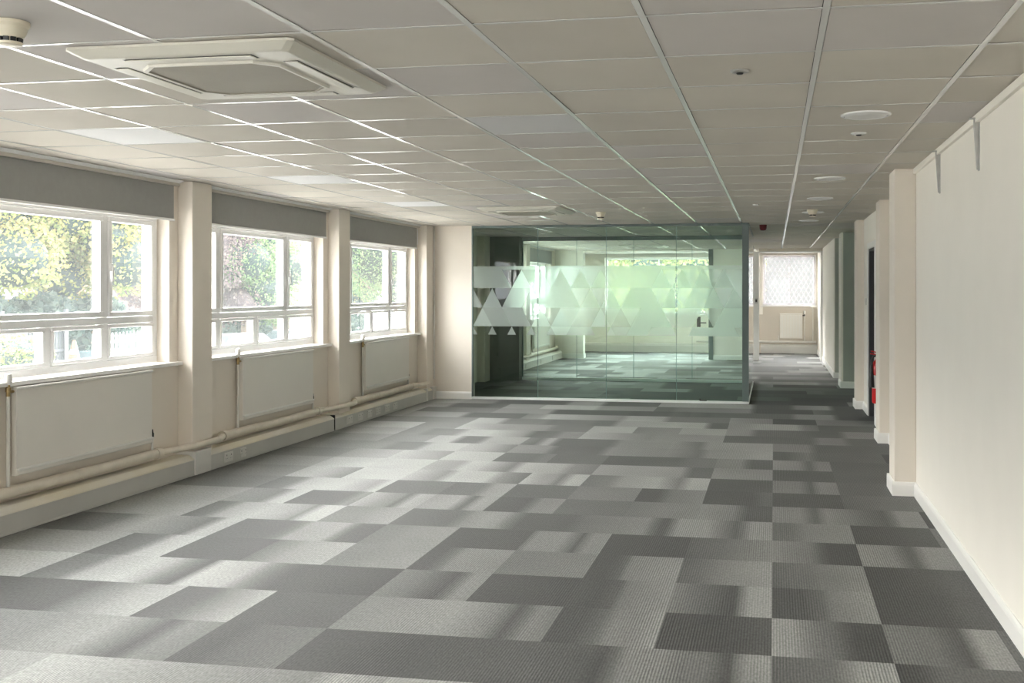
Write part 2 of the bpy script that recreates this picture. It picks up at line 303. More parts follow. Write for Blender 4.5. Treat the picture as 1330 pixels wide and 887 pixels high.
# ---- ceiling: slab, lay-in tiles, exposed grid
GX=[-1.033+.6*i for i in range(-7,5)]
GYs=[3.356+.6*k for k in range(-12,37)]
def build_ceiling():
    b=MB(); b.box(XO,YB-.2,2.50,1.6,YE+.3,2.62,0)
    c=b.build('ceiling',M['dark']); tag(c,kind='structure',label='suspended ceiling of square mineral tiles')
    t=MB(); special={(-1,1):2,(0,1):1,(-1,3):4,(-1,4):2,(1,-1):2,(1,0):2,(1,-2):2,(0,0):0,(-1,7):2,(0,7):2,(-3,2):2,(0,9):2,(-2,-1):2,(-3,-1):2,(-1,-1):2,(0,2):1,(1,2):1,(2,2):1,(0,3):0,(1,3):1,(2,1):1}
    r=random.Random(3); xs=[XL-.05]+GX+[1.5]
    for ix in range(len(xs)-1):
        for iy in range(len(GYs)-1):
            x0,x1=xs[ix],xs[ix+1]; y0,y1=GYs[iy],GYs[iy+1]
            if x1-x0<.05: continue
            i=round((x0+1.033)/.6); k=iy-12
            if ix==0: i=-99
            mi=special.get((i,k), r.choice([0,0,0,1,1,1,1,0,2]))
            if (i,k) in NEWTILES: continue
            mi=min(mi,2)
            g=.013; dz=[2.458+r.uniform(-.0015,.0025) for _ in range(4)]
            X0=x0+g+.001; X1=x1-g-.001; Y0=y0+.0115; Y1=y1-.0115
            top=2.472
            t.add([(X0,Y0,dz[0]),(X1,Y0,dz[1]),(X1,Y1,dz[2]),(X0,Y1,dz[3]),(X0,Y0,top),(X1,Y0,top),(X1,Y1,top),(X0,Y1,top)],
                  [(0,3,2,1),(4,5,6,7),(0,1,5,4),(1,2,6,5),(2,3,7,6),(3,0,4,7)],mi)
    t.build('tile_field',[M['tile'],M['tile_b'],M['tile_c']],c)
    g=MB()
    for x in GX:
        if XL<x<1.5: g.box(x-.012,YB,2.4565,x+.012,YE,2.459)
    for y in GYs:
        if YB<y<YE: g.box(XL,y-.0075,2.4568,1.5,y+.0075,2.4585)
    g.build('ceiling_grid',M['tbar'],c)
    g=MB()
    g.box(XL,YB,2.452,XL+.02,YE,2.4585)
    g.build('wall_angle',M['tbar'],c)
NEWTILES={(-5,3):'bright white ceiling tile near the first window blind, left of the air conditioner',
          (-5,7):'bright white ceiling tile above the second window pillar',
          (-5,11):'bright white ceiling tile nearest the far left corner of the room',
          (-1,3):'pale new ceiling tile in the middle of the ceiling'}
build_ceiling()
for (i,k),lab in NEWTILES.items():
    x=-1.033+.6*i; y=3.356+.6*k; b=MB(); b.box(-.285,-.285,0,.285,.285,.016)
    o=b.build('ceiling_tile',M['tile_w'] if i==-5 else M['tile_n'] if 'tile_n' in M else M['tile_c'],loc=(x+.3,y+.3,2.4575),bevel=.002)
    tag(o,label=lab,cat='ceiling tile')

# ---- window wall (left)
def bays():
    out=[]
    for i in range(len(PY)-1):
        a=PY[i]+.3+.12; b=PY[i+1]-.12
        solid=abs(PY[i]-13.55)<.01
        out.append((a,b,solid))
    return out
BAYS=bays()
w=MB(); w.box(XO,YB-.2,0,XL,YE+.2,SILL-.03); w.box(XO,YB-.2,HEAD,XL,YE+.2,2.5)
prev=YB-.2
for a,b,s in BAYS:
    if s: continue
    w.box(XO,prev,SILL-.03,XL,a,HEAD); prev=b
w.box(XO,prev,SILL-.03,XL,YE+.2,HEAD)
tag(w.build('wall_left',M['wall']),kind='structure',label='long left wall with the windows')
n=1
for y in PY:
    if y>22: continue
    b=MB(); b.box(XL,y,0,-4.785,y+.3,2.455); tag(b.build('trim_%d'%n,M['wall'],bevel=.006),kind='structure',label='painted pillar between windows on the left wall'); n+=1

def window(idx,a,b,label,detailed=True):
    """frame, two transoms, mullions, panes and sill; own parts"""
    root=empty('window_%d'%idx,(XF,(a+b)/2,SILL),kind='structure',label=label)
    ya=a-(a+b)/2; yb=b-(a+b)/2; h=HEAD-SILL
    t=.07   # depth
    f=MB(); fw=.055
    f.box(-t,ya,0,0,yb,fw); f.box(-t,ya,h-fw,0,yb,h); f.box(-t,ya,fw,0,ya+fw,h-fw); f.box(-t,yb-fw,fw,0,yb,h-fw)
    m1=yb-.66; m0=ya+.40; mm=yb-1.28; tz=.36
    f.box(-t,ya+fw,tz-.025,0,yb-fw,tz+.025)
    for m in (m0,m1): f.box(-t+.002,m-.028,fw,-.002,m+.028,h-fw)
    f.box(-t+.002,mm-.028,fw,-.002,mm+.028,tz-.025)
    f.build('window_frame',M['upvc'],root,bevel=.004)
    # sashes (opening casements stand a little proud)
    def sash(y0,y1,z0,z1,sw=.038,proud=.012):
        s=MB(); x0=-t+.01; x1=proud
        s.box(x0,y0,z0,x1,y1,z0+sw); s.box(x0,y0,z1-sw,x1,y1,z1); s.box(x0,y0,z0+sw,x1,y0+sw,z1-sw); s.box(x0,y1-sw,z0+sw,x1,y1,z1-sw)
        so=s.build('sash',M['upvc'],root,bevel=.005)
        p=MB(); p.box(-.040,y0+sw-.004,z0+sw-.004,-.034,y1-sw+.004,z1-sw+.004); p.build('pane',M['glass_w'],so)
        return so
    zt0=tz+.03; zt1=h-fw-.005; zb0=fw+.003; zb1=tz-.03
    e=.031
    sash(ya+fw,m0-e+.003,zt0,zt1); 
    s1=sash(m0+e,m1-e,zt0,zt1,sw=.042)
    s2=sash(m1+e,yb-fw,zt0,zt1)
    hd=MB(); hd.box(.012,m1+e+.008,zt0+.35,.028,m1+e+.03,zt0+.41); hd.box(.028,m1+e+.010,zt0+.27,.036,m1+e+.028,zt0+.39); hd.build('window_handle',M['upvc'],s2,bevel=.003)
    for y0,y1 in ((ya+fw,m0-e),(m0+e,mm-e),(mm+e,m1-e),(m1+e,yb-fw)): sash(y0,y1,zb0,zb1,sw=.028,proud=.006)
    s=MB(); s.box(.0,ya-.0,-.03,XL-XF,yb,0); s.box(XL-XF,ya-.115,-.03,XL-XF+.055,yb+.115,0)
    s.build('window_sill',M['sill'],root,bevel=.006)
    return root
wi=1
WLAB={2:'large window nearest the camera on the left wall, cut by the photo edge',3:'middle window of the left wall, brick building outside',4:'third window of the left wall, before the glass partition'}
for k,(a,b,s) in enumerate(BAYS):
    if s: continue
    cent=(a+b)/2
    lab={6.45:'large white window nearest the camera on the left wall',9.35:'middle white window on the left wall between two pillars',12.25:'white window on the left wall next to the glass partition'}.get(round(cent,2),'white window farther along the left wall')
    window(wi,a,b,lab); wi+=1

# ---- other walls
def swall(name,boxes,m,label=None):
    b=MB()
    for bx in boxes: b.box(*bx)
    o=b.build(name,m); tag(o,kind='structure',label=label); return o
XR=1.05; XR2=1.15
DY0,DY1=12.0,12.84
swall('wall_right',[(XR,YB-.2,0,1.4,8.25,2.5)],M['white_wall'],'right wall nearest the camera')
swall('wall_right_corridor',[(XR2,8.25,0,1.4,DY0,2.5),(XR2,DY0,2.05,1.4,DY1,2.5),(XR2,DY1,0,1.4,13.95,2.5),(1.28,13.95,0,1.4,16.42,2.5),(1.12,17.0,0,1.4,18.27,2.5)],M['white_wall'],'right wall of the corridor')
tag(MB().box(.893,7.9,0,XR,8.25,2.457).build('trim_11',M['wall'],bevel=.006),kind='structure',label='nearest pilaster on the right wall')
tag(MB().box(1.048,10.57,0,XR2,10.93,2.457).build('trim_12',M['wall'],bevel=.006),kind='structure',label='second pilaster on the right wall')
tag(MB().box(1.056,13.57,0,XR2,13.93,2.457).build('trim_13',M['wall'],bevel=.006),kind='structure',label='third pilaster on the right wall')
tag(MB().box(1.05,16.45,0,1.4,17.0,2.457,0).box(1.075,16.42,0,1.4,16.45,2.457,1).box(1.05,16.42,0,1.075,16.45,2.457,0).build('trim_14',[M['white_wall'],M['greypil']]),kind='structure',label='grey-fronted wall end projecting from the right')
swall('wall_right_far',[(1.045,18.27,0,1.4,YE+.2,2.5)],M['white_wall'],'white right wall at the far end')
tag(MB().box(1.055,18.255,.10,1.4,18.27,2.457).build('trim_20',M['greypil']),kind='structure',label='grey face of the far wall end')
# stub walls left of the glass room
swall('wall_stub_near',[(XL,13.85,0,-4.225,14.0,2.5)],M['wall'],'short cream wall left of the glass partition')
swall('wall_stub_dark',[(XL,16.78,0,-4.28,16.98,2.5)],M['greywall'],'dark grey wall at the left inside the glass room')
# cross wall at 22.7 with two openings
swall('wall_cross',[(XL,22.6,0,-4.27,22.85,2.5),(-1.33,22.6,0,-.44,22.85,2.5)],M['white_wall'],'far cross wall with openings')
swall('trim_15',[(-.44,22.56,0,-.325,22.88,2.40),(1.0,22.58,0,1.05,22.88,2.40),(-.325,22.56,2.37,1.0,22.88,2.40)],M['gloss'],'white frame of the far corridor opening')
swall('trim_19',[(-.325,22.6,2.40,1.05,22.85,2.5),(-4.27,22.6,2.43,-1.33,22.85,2.5)],M['wall'],'lintel over the far openings')
swall('trim_16',[(-1.43,22.58,0,-1.33,22.88,2.46)],M['gframe'],'grey jamb of the far opening')
# end wall with two windows
EW=[(-4.2,-1.5,.95,2.36),(-.27,1.0,1.17,2.40)]
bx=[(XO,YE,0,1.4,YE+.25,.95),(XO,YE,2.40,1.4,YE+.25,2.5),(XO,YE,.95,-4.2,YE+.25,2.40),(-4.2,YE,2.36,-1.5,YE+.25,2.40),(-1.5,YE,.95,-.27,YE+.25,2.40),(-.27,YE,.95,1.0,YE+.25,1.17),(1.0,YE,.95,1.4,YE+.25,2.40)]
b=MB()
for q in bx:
    if q[0]<-.6 and q[3]>0: b.box(q[0],q[1],q[2],-.6,q[4],q[5],1); b.box(-.6,q[1],q[2],q[3],q[4],q[5],0)  # corridor part darkened, glass-room part whitened, brightness put into the paint
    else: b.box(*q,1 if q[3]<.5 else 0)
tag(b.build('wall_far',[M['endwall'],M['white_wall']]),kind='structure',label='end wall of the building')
def end_window(idx,x0,x1,z0,z1,label):
    r=empty('window_%d'%idx,((x0+x1)/2,YE+.1,z0),kind='structure',label=label)
    hw=(x1-x0)/2; h=z1-z0; f=MB(); w=.05
    f.box(-hw,0,0,hw,.07,w); f.box(-hw,0,h-w,hw,.07,h); f.box(-hw,0,w,-hw+w,.07,h-w); f.box(hw-w,0,w,hw,.07,h-w); f.box(-.012,.02,w,.012,.05,h-w)
    f.build('window_frame',M['upvc'],r,bevel=.004)
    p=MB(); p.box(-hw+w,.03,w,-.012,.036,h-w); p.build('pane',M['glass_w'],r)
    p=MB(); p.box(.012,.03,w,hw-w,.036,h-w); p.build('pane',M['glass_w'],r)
    s=MB(); s.box(-hw-.04,-.13,-.03,hw+.02,0,0); s.build('window_sill',M['sill'],r,bevel=.004)
end_window(21,-4.2,-1.5,.95,2.36,'window in the end wall seen through the glass room')
end_window(22,-.27,1.0,1.17,2.40,'bright window at the end of the corridor')
# back wall behind the camera with unseen windows added to brighten the room
bw=[(XO,YB-.25,0,1.4,YB,.9),(XO,YB-.25,2.2,1.4,YB,2.5)]
for x in (-4.95,-3.5,-2.0,-.5,.95): bw.append((x-.12 if x>-4.9 else XO,YB-.25,.9,x+.12 if x<.9 else 1.4,YB,2.2))
swall('wall_back',bw,M['wall'],'wall behind the camera')
for q,(x0,x1) in enumerate(((-4.83,-3.62),(-3.38,-2.12),(-1.88,-.62),(-.38,.83))):
    r=empty('window_%d'%(31+q),((x0+x1)/2,YB-.15,.9),kind='structure',label='unseen window added behind the camera to brighten the room')
    hw=(x1-x0)/2; f=MB(); f.box(-hw,0,0,hw,.06,.05); f.box(-hw,0,1.25,hw,.06,1.3); f.box(-hw,0,.05,-hw+.05,.06,1.25); f.box(hw-.05,0,.05,hw,.06,1.25); f.build('window_frame',M['upvc'],r)
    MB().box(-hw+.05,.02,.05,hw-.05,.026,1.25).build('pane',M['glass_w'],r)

# ---- room behind the doorway, walls blackened to stand in for its shade
swall('wall_store',[(1.4,11.2,0,3.0,11.3,2.5),(1.4,13.6,0,3.0,13.7,2.5),(3.0,11.2,0,3.1,13.7,2.5),(1.4,11.2,2.4,3.0,13.7,2.5)],M['dark'],'closed room behind the doorway, walls blackened in place of shade')
d=empty('door_1',(XR2,(DY0+DY1)/2,0),kind='structure',label='white framed doorway in the right wall')
f=MB(); hw=(DY1-DY0)/2
f.box(-.018,-hw-.07,0,0,-hw+.005,2.12); f.box(-.018,hw-.005,0,0,hw+.07,2.12); f.box(-.018,-hw+.005,2.045,0,hw-.005,2.12)
f.build('architrave',M['gloss'],d,bevel=.006)
f=MB(); f.box(0,-hw,0,.25,-hw+.03,2.05); f.box(0,hw-.03,0,.25,hw,2.05); f.box(0,-hw+.03,2.02,.25,hw-.03,2.05)
f.build('door_lining',M['doorgrey'],d,bevel=.003)
f=MB(); f.box(.10,hw-.075,.01,.92,hw-.035,2.015); f.build('door_leaf',M['doorgrey'],d,bevel=.003)
# ---- skirtings: profile extruded along walls
def skirt(name,segs,label):
    """segs: (x0,y0,x1,y1,nx,ny) wall run with outward normal"""
    b=MB(); T=.018; Hh=.105
    for x0,y0,x1,y1,nx,ny in segs:
        prof=[(0,0),(T,0),(T,Hh-.025),(T*.75,Hh-.010),(T*.35,Hh),(0,Hh)]
        n=len(prof); vs=[(x0+nx*p[0],y0+ny*p[0],p[1]) for p in prof]+[(x1+nx*p[0],y1+ny*p[0],p[1]) for p in prof]
        b.add(vs,[tuple(range(n)),tuple(range(n,2*n))]+[(i,(i+1)%n,n+(i+1)%n,n+i) for i in range(n)])
    tag(b.build(name,M['gloss']),kind='structure',label=label)
T=.018
skirt('baseboard_right',[(XR,YB,XR,7.9,-1,0),(.893-T,7.9,XR,7.9,0,-1),(.893,7.9,.893,8.25,-1,0),(.893-T,8.25,XR2,8.25,0,1),(XR2,8.25,XR2,10.57,-1,0),(1.048-T,10.57,XR2,10.57,0,-1),(1.048,10.57,1.048,10.93,-1,0),
  (1.048-T,10.93,XR2,10.93,0,1),(XR2,10.93,XR2,DY0-.07,-1,0),(XR2,DY1+.07,XR2,13.57,-1,0),(1.056-T,13.57,XR2,13.57,0,-1),(1.056,13.57,1.056,13.93,-1,0),(1.056-T,13.93,XR2,13.93,0,1),(1.28,13.95,1.28,16.42,-1,0),
  (1.05-T,16.42,1.28,16.42,0,-1),(1.05,16.42,1.05,17.0,-1,0),(1.045-T,18.27,1.12,18.27,0,-1),(1.045,18.27,1.045,22.58,-1,0),(1.045,22.88,1.045,YE,-1,0)],'white skirting along the right side')
skirt('baseboard_left',[(-4.75,13.85,-4.225,13.85,0,-1),(XL,22.6,-4.27,22.6,0,-1),(-4.27,22.6,-4.27,22.85,1,0),(-1.33,22.6,-.44,22.6,0,-1)],'white skirting on the short cross walls')
# slim trim between right wall and ceiling
tag(MB().box(XR-.022,YB,2.415,XR,7.9,2.456).build('trim_17',M['white_wall'],bevel=.003),kind='structure',label='slim trim along the top of the right wall')
tag(MB().box(XL,YB,2.44,XL+.012,13.85,2.452).build('trim_18',M['cassette']),kind='structure',label='slim trim along the top of the left wall')
# ------------------------------------------------------------------ roller blinds
def make_blind(a,b,label,group='grey roller blinds',drop=.275):
    r=empty('roller_blind',(XL+.001,(a+b)/2,2.41),label=label,cat='blind',group=group)
    ya=a-.06-(a+b)/2; yb=b+.03-(a+b)/2
    m=MB(); m.box(.001,ya-.05,.0,.045,yb+.055,.024); m.build('head_rail',M['cassette'],r,bevel=.003)
    m=MB(); m.prism([(.001,.020),(.030,.020),(.080,.040),(.080,.045),(.001,.045)],'y',ya-.05,yb+.055); m.build('head_trim',M['alu'],r,bevel=.002)  # whitened, sloped lip standing in for a brightly lit strip
    m=MB(); N_=14
    for i in range(N_):
        y0=ya+(yb-ya)*i/N_; y1=ya+(yb-ya)*(i+1)/N_
        w0=.022+.0012*math.sin(i*1.7); w1=.022+.0012*math.sin((i+1)*1.7)
        m.add([(w0,y0,-drop),(w1,y1,-drop),(w1,y1,0),(w0,y0,0),(w0-.003,y0,-drop),(w1-.003,y1,-drop),(w1-.003,y1,0),(w0-.003,y0,0)],[(0,1,2,3),(7,6,5,4),(0,4,5,1),(3,2,6,7)]+([(0,3,7,4)] if i==0 else [])+([(1,5,6,2)] if i==N_-1 else []))
    m.build('blind_fabric',M['blind'],r)
    m=MB(); m.box(.014,ya-.002,-drop-.018,.030,yb+.004,-drop+.002); m.build('bottom_bar',M['alu'],r,bevel=.004)
    return r
BL={6.45:'grey roller blind on the window nearest the camera, widest in the photo',9.35:'grey roller blind on the middle window between the pillars',12.25:'grey roller blind on the left window beside the glass partition'}
for (a,b,s) in BAYS:
    c=round((a+b)/2,2)
    if s or c<6 or 17<c<19: continue
    if c in BL: bl=make_blind(a,b,BL[c])
    else: bl=make_blind(a,b,'grey roller blind on the far left window seen through the glass room','grey roller blinds')
    if c==12.25:
        ch=MB(); ch.tube([(.036,1.2,-.02),(.036,1.2,-.23)],.006,8); ch.build('bracket_end',M['alu'],bl)

# ------------------------------------------------------------------ radiators
def make_radiator(L_=1.46):
    r=empty('radiator',(0,0,0)); h=.573
    prof=[(.028,.0),(.066,.0),(.074,.008),(.074,.030),(.068,.044),(.068,h-.02),(.062,h-.004),(.028,h-.004)]
    m=MB(); m.prism([(p[0],p[1]) for p in prof],'y',-L_/2,L_/2); m.build('panel',M['radiator'],r,bevel=.003)
    m=MB(); m.box(.012,-L_/2-.003,h-.012,.078,L_/2+.003,h+.006); 
    m.build('top_cover',M['radtop'],r,bevel=.005)
    m=MB(); m.box(.066,-L_/2,.030,.086,L_/2,.050); m.build('lower_seam',M['radtop'],r,bevel=.006)
    for y in (-L_/2+.2,L_/2-.2):
        m=MB(); m.box(0,y-.02,.08,.028,y+.02,h-.1); m.build('wall_bracket',M['radtop'],r)
    # supply pipe with thermostatic valve at the near end
    yv=-L_/2-.045
    v=empty('thermostatic_valve',(0,0,0)); v.parent=r
    m=MB(); m.lathe([(.0,.0),(.016,.0),(.022,.012),(.024,.05),(.021,.066),(.012,.074),(0.0,.074)],(.045,yv,h+.025),18); m.build('valve_head',M['radtop'],v,smooth=True)
    m=MB(); m.lathe([(.0,-.075),(.013,-.075),(.013,-.045),(.017,-.045),(.017,-.02),(.012,-.015),(.012,.0),(0,.0)],(.045,yv,h+.025),12); m.tube([(.045,yv,h-.022),(.045,-L_/2+.004,h-.022)],.009,10); m.build('valve_body',M['brass'],v,smooth=True)
    m=MB(); m.tube([(.045,yv,h-.05),(.045,yv,-.0603)],.0115,12); m.build('supply_pipe',M['pipe2'],r,smooth=True)
    # lock shield valve and return at the far end
    yr=L_/2+.035
    m=MB(); m.tube([(.045,L_/2-.004,.05),(.045,yr,.05)],.009,10); m.lathe([(0,-.01),(.013,-.01),(.013,.03),(.009,.04),(.007,.062),(0,.062)],(.045,yr,.04),12); m.build('lockshield_valve',M['black'],r,smooth=True)
    m=MB(); m.tube([(.045,yr,.035),(.045,yr,-.0603)],.010,12); m.build('return_pipe',M['pipe2'],r,smooth=True)
    return r
rad=make_radiator()
tag(rad,label='flat white radiator under the window nearest the camera',cat='radiator',group='panel radiators under the left windows'); rad.location=(XL+.003,6.56,.335)
copy_tree(rad,(XL+.003,9.41,.335),'flat white radiator under the middle window between the pillars')
copy_tree(rad,(XL+.003,12.29,.335),'flat white radiator under the window beside the glass partition')
copy_tree(rad,(XL+.003,21.0,.335),'white radiator on the far left wall seen through the glass room','radiators beyond the glass room')
# ribbed radiator under the end window
r=empty('radiator',(.41,YE-.003,.37),label='small ribbed white radiator under the bright window at the corridor end',cat='radiator')
m=MB(); W_=.54
m.box(-W_/2,-.075,.0,W_/2,-.03,.60)
m.build('panel',M['radiator'],r,bevel=.006)
m=MB()
for i in range(14):
    x=-W_/2+.03+i*(W_-.06)/13; m.box(x-.009,-.088,.035,x+.009,-.074,.565)
m.build('ribs',M['radtop'],r,bevel=.004)
m=MB(); m.box(-W_/2-.003,-.085,.592,W_/2+.003,-.012,.606); m.build('top_cover',M['radtop'],r,bevel=.003)
m=MB(); m.tube([(W_/2+.05,-.05,.60),(W_/2+.05,-.05,-.056)],.012,10); m.build('supply_pipe',M['pipe2'],r,smooth=True)
m=MB(); m.lathe([(0,0),(.02,0),(.026,.02),(.022,.07),(0,.075)],(W_/2+.05,-.05,.60),14); m.build('valve_head',M['radtop'],r,smooth=True)
m=MB(); m.tube([(W_/2-.01,-.05,.56),(W_/2+.06,-.05,.56)],.014,8); m.lathe([(0,0),(.016,0),(.016,.04),(0,.04)],(W_/2+.05,-.05,.545),10); m.build('valve_body',M['black'],r,smooth=True)
m=MB(); m.tube([(-W_/2-.03,-.05,.07),(-W_/2-.03,-.05,-.056)],.012,10); m.build('return_pipe',M['pipe2'],r,smooth=True)

# ------------------------------------------------------------------ heating pipe runs
def pipe_run(y0,y1,label,ex=None):
    root=empty('heating_pipe',(XL,y0,0),label=label,cat='pipe')
    pill=[p for p in PY if y0-.5<p<y1 and p<22]
    zc=.236; xin=.050; xout=.163
    cur=y0
    runs=[]
    for p in pill:
        if p-.35>cur: runs.append((cur,p-.36))
        # thin jog round the pillar
        pth=[(xin,p-.42-y0,zc),(xin+.005,p-.30-y0,zc),(xout-.02,p-.10-y0,zc+.008),(xout,p-.02-y0,zc+.010),(xout,p+.33-y0,zc+.008),(xout-.02,p+.42-y0,zc+.004),(xin+.01,p+.60-y0,zc),(xin,p+.70-y0,zc)]
        pth=[q for q in pth if 0<=q[1]<=y1-y0]
        m=MB(); m.tube(pth,.027,14); m.build('pipe_bend',M['pipe'],root,smooth=True)
        for yy in (p-.36,p+.64):
            if y0<yy<y1-.1: MB().tube([(xin,yy-y0-.03,zc),(xin,yy-y0+.03,zc)],.045,16).build('pipe_collar',M['pipe'],root,smooth=True)
        cur=p+.64
    runs.append((cur,y1))
    for a,b in runs:
        if b-a<.1: continue
        m=MB(); n=max(2,int((b-a)/.4)); m.tube([(xin,a-y0+(b-a)*i/n,zc+.002*math.sin(i*2.1)) for i in range(n+1)],.038,18); m.build('pipe_straight',M['pipe'],root,smooth=True)
    return root
pipe_run(YB,13.84,'cream heating pipe running along the left wall under the radiators')
pipe_run(17.0,22.58,'cream heating pipe on the far left wall seen through the glass room')
m=MB(); m.tube([(-1.6,0,0),(1.3,0,0)],.028,12)
o=m.build('heating_pipe',M['pipe2'],loc=(-.29,YE-.05,.285),smooth=True); tag(o,label='pale heating pipe along the end wall below the ribbed radiator',cat='pipe')
m=MB(); m.tube([(0,0,0),(0,0,.78),(-.03,0,.83),(-.12,0,.85)],.013,10)
o=m.build('riser_pipe',M['pipe2'],loc=(.93,YE-.03,.31),smooth=True); tag(o,label='thin white riser pipe right of the ribbed radiator on the end wall',cat='pipe')
m=MB(); m.tube([(0,0,0),(0,0,2.17)],.014,12)
o=m.build('riser_pipe',M['pipe2'],loc=(-4.77,13.815,.285),smooth=True); tag(o,label='thin vertical white pipe in the corner beside the cream wall, left of the glass',cat='pipe')

# ------------------------------------------------------------------ cable trunking
PROF=[(0.0,.0),(.172,.0),(.172,.012),(.168,.014),(.168,.128),(.172,.130),(.165,.138),(.125,.166),(.118,.169),(0,.169)]
def trunking(y0,y1,label,cat='trunking',x=XL):
    root=empty('cable_trunking',(x+.002,y0,.003),label=label,cat=cat,group='grey cable trunking along the wall')
    return root
def trunk_body(root,y0,y1,ybase,mats=None):
    m=MB(); n=len(PROF); a=y0-ybase; b=y1-ybase
    vs=[(p[0],a,p[1]) for p in PROF]+[(p[0],b,p[1]) for p in PROF]
    m.add(vs,[tuple(range(n)),tuple(range(n,2*n))]+[(i,(i+1)%n,n+(i+1)%n,n+i) for i in range(5)],0)
    m.add(vs,[(i,(i+1)%n,n+(i+1)%n,n+i) for i in range(5,n)],1)
    return m.build('trunking_body',mats or [M['trunk'],M['trunk2']],root)
def socket(root,y,ybase,w=.145):
    yy=y-ybase; s=MB(); s.box(.168,yy-w/2,.028,.178,yy+w/2,.112); so=s.build('socket_outlet',M['socket'],root,bevel=.004)
    for q in (-.036,.036):
        for bx in ((.177,yy+q-.004,.082,.1785,yy+q+.004,.094),(.177,yy+q-.014,.058,.1785,yy+q-.008,.062),(.177,yy+q+.008,.058,.1785,yy+q+.014,.062)):
            MB().box(*bx).build('socket_slot',M['black'],so)
t1=trunking(YB,7.72,'grey cable trunking with a stained cream top nearest the camera'); trunk_body(t1,YB,7.72,YB)
cv=MB(); cv.box(.0,0,0,.186,.235,.198); 
o=cv.build('trunking_cover',M['socket'],loc=(XL,7.72,.004),bevel=.006); tag(o,label='plain pale cover box joining the trunking at the first pillar',cat='trunking cover')
t2=trunking(7.955,10.44,'grey cable trunking under the middle window, between cover box and black joint'); trunk_body(t2,7.955,10.44,7.955); socket(t2,8.25,7.955); socket(t2,8.50,7.955,.10)
t3=trunking(10.455,13.83,'grey cable trunking with a row of sockets ending at the cream wall'); trunk_body(t3,10.455,13.70,10.455)
for y,w in ((10.85,.15),(11.15,.13),(11.42,.13),(11.68,.15),(11.98,.14),(12.25,.14)): socket(t3,y,10.455,w)
s=MB(); s.box(.0,2.98,0,.180,3.02,.173); s.build('joint_strip',M['socket'],t3,bevel=.003)
s=MB(); s.box(.0,3.24,0,.178,3.37,.173); s.build('end_cap',M['socket'],t3,bevel=.004)
s=MB(); s.box(.001,-.013,0,.174,.001,.171); s.build('joint_gap',M['black'],t3)
t4=trunking(17.0,22.58,'pale cable trunking on the far left wall beyond the glass room'); trunk_body(t4,17.0,22.58,17.0,[M['socket'],M['radtop']])
for y in (18.6,18.9,19.2,20.2,20.5,21.6): socket(t4,y,17.0)
# end wall trunking
def end_trunk(x0,x1,label,m0):
    m=MB(); P=[(0,0),(-.12,0),(-.12,.16),(-.10,.21),(0,.22)]
    m.prism(P,'x',0,x1-x0); o=m.build('cable_trunking',m0,loc=(x0,YE-.003,.004)); tag(o,label=label,cat='trunking',group='grey cable trunking along the wall')
end_trunk(-.32,1.03,'long grey trunking box at the foot of the corridor end wall',M['trunk'])
end_trunk(-4.9,-.6,'trunking at the foot of the end wall seen through the glass room',M['socket'])

# ------------------------------------------------------------------ ceiling air conditioners
def make_ac():
    r=empty('ceiling_air_conditioner',(0,0,0)); a=.462; b=.42; z0=-.034
    m=MB()
    # frame with sloped rim and central opening
    ring=[(a,0.0),(a,-.010),(b,z0),(b-.005,z0-.003)]
    def sq(s,z,c=.02): return [(-s+c,-s,z),(s-c,-s,z),(s,-s+c,z),(s,s-c,z),(s-c,s,z),(-s+c,s,z),(-s,s-c,z),(-s,-s+c,z)]
    rings=[sq(a,0),sq(a,-.010),sq(b,z0),sq(b-.01,z0-.003)]
    vs=[p for q in rings for p in q]; fs=[]
    for i in range(3):
        for k in range(8): fs.append((i*8+k,i*8+(k+1)%8,(i+1)*8+(k+1)%8,(i+1)*8+k))
    fs.append(tuple(24+k for k in range(8))); fs.append(tuple(range(8))[::-1])
    m.add(vs,fs); m.build('panel',M['acbody'],r)
    # intake grille with clipped corners, slightly dished
    m=MB(); g=.295; c=.075
    def oc(s,c,z): return [(-s+c,-s,z),(s-c,-s,z),(s,-s+c,z),(s,s-c,z),(s-c,s,z),(-s+c,s,z),(-s,s-c,z),(-s,-s+c,z)]
    R=[oc(g,c,z0-.003),oc(g-.004,c,z0-.012),oc(g-.016,c,z0-.012),oc(g-.022,c,z0-.007),]
    vs=[p for q in R for p in q]; fs=[]
    for i in range(3):
        for k in range(8): fs.append((i*8+k,i*8+(k+1)%8,(i+1)*8+(k+1)%8,(i+1)*8+k))
    fs.append(tuple(24+k for k in range(8)))
    m.add(vs,fs[:16],0); m.add(vs,fs[16:],1)
    m.build('intake_grille',[M['acbody'],M['acgrille']],r)
    for k in range(4):
        m=MB(); A=k*PI/2
        def P(x,y,z): return (x*math.cos(A)-y*math.sin(A),x*math.sin(A)+y*math.cos(A),z)
        L2=.265
        # dark slot
        x0,x1=.325,.388; zz=z0-.0035
        m.add([P(x0,-L2,zz),P(x1,-L2,zz),P(x1,L2,zz),P(x0,L2,zz)],[(0,1,2,3)],1)
        # flap
        x0+=.006;x1-=.006;l=L2-.008
        v=[P(x0,-l,zz-.003),P(x1,-l,zz-.005),P(x1,l,zz-.005),P(x0,l,zz-.003),P(x0,-l,zz-.0005),P(x1,-l,zz-.0015),P(x1,l,zz-.0015),P(x0,l,zz-.0005)]
        m.add(v,[(0,3,2,1),(4,5,6,7),(0,1,5,4),(1,2,6,5),(2,3,7,6),(3,0,4,7)],0)
        m.build('louvre',[M['acbody'],M['black']],r)
    return r
ac=make_ac(); tag(ac,label='large cream ceiling air conditioner near the camera at upper left',cat='air conditioner',group='ceiling cassette air conditioners'); ac.location=(-2.17,3.86,2.4555)
ac.scale=(1,1,1)
copy_tree(ac,(-2.75,11.15,2.4555),'cream ceiling air conditioner just in front of the glass partition')
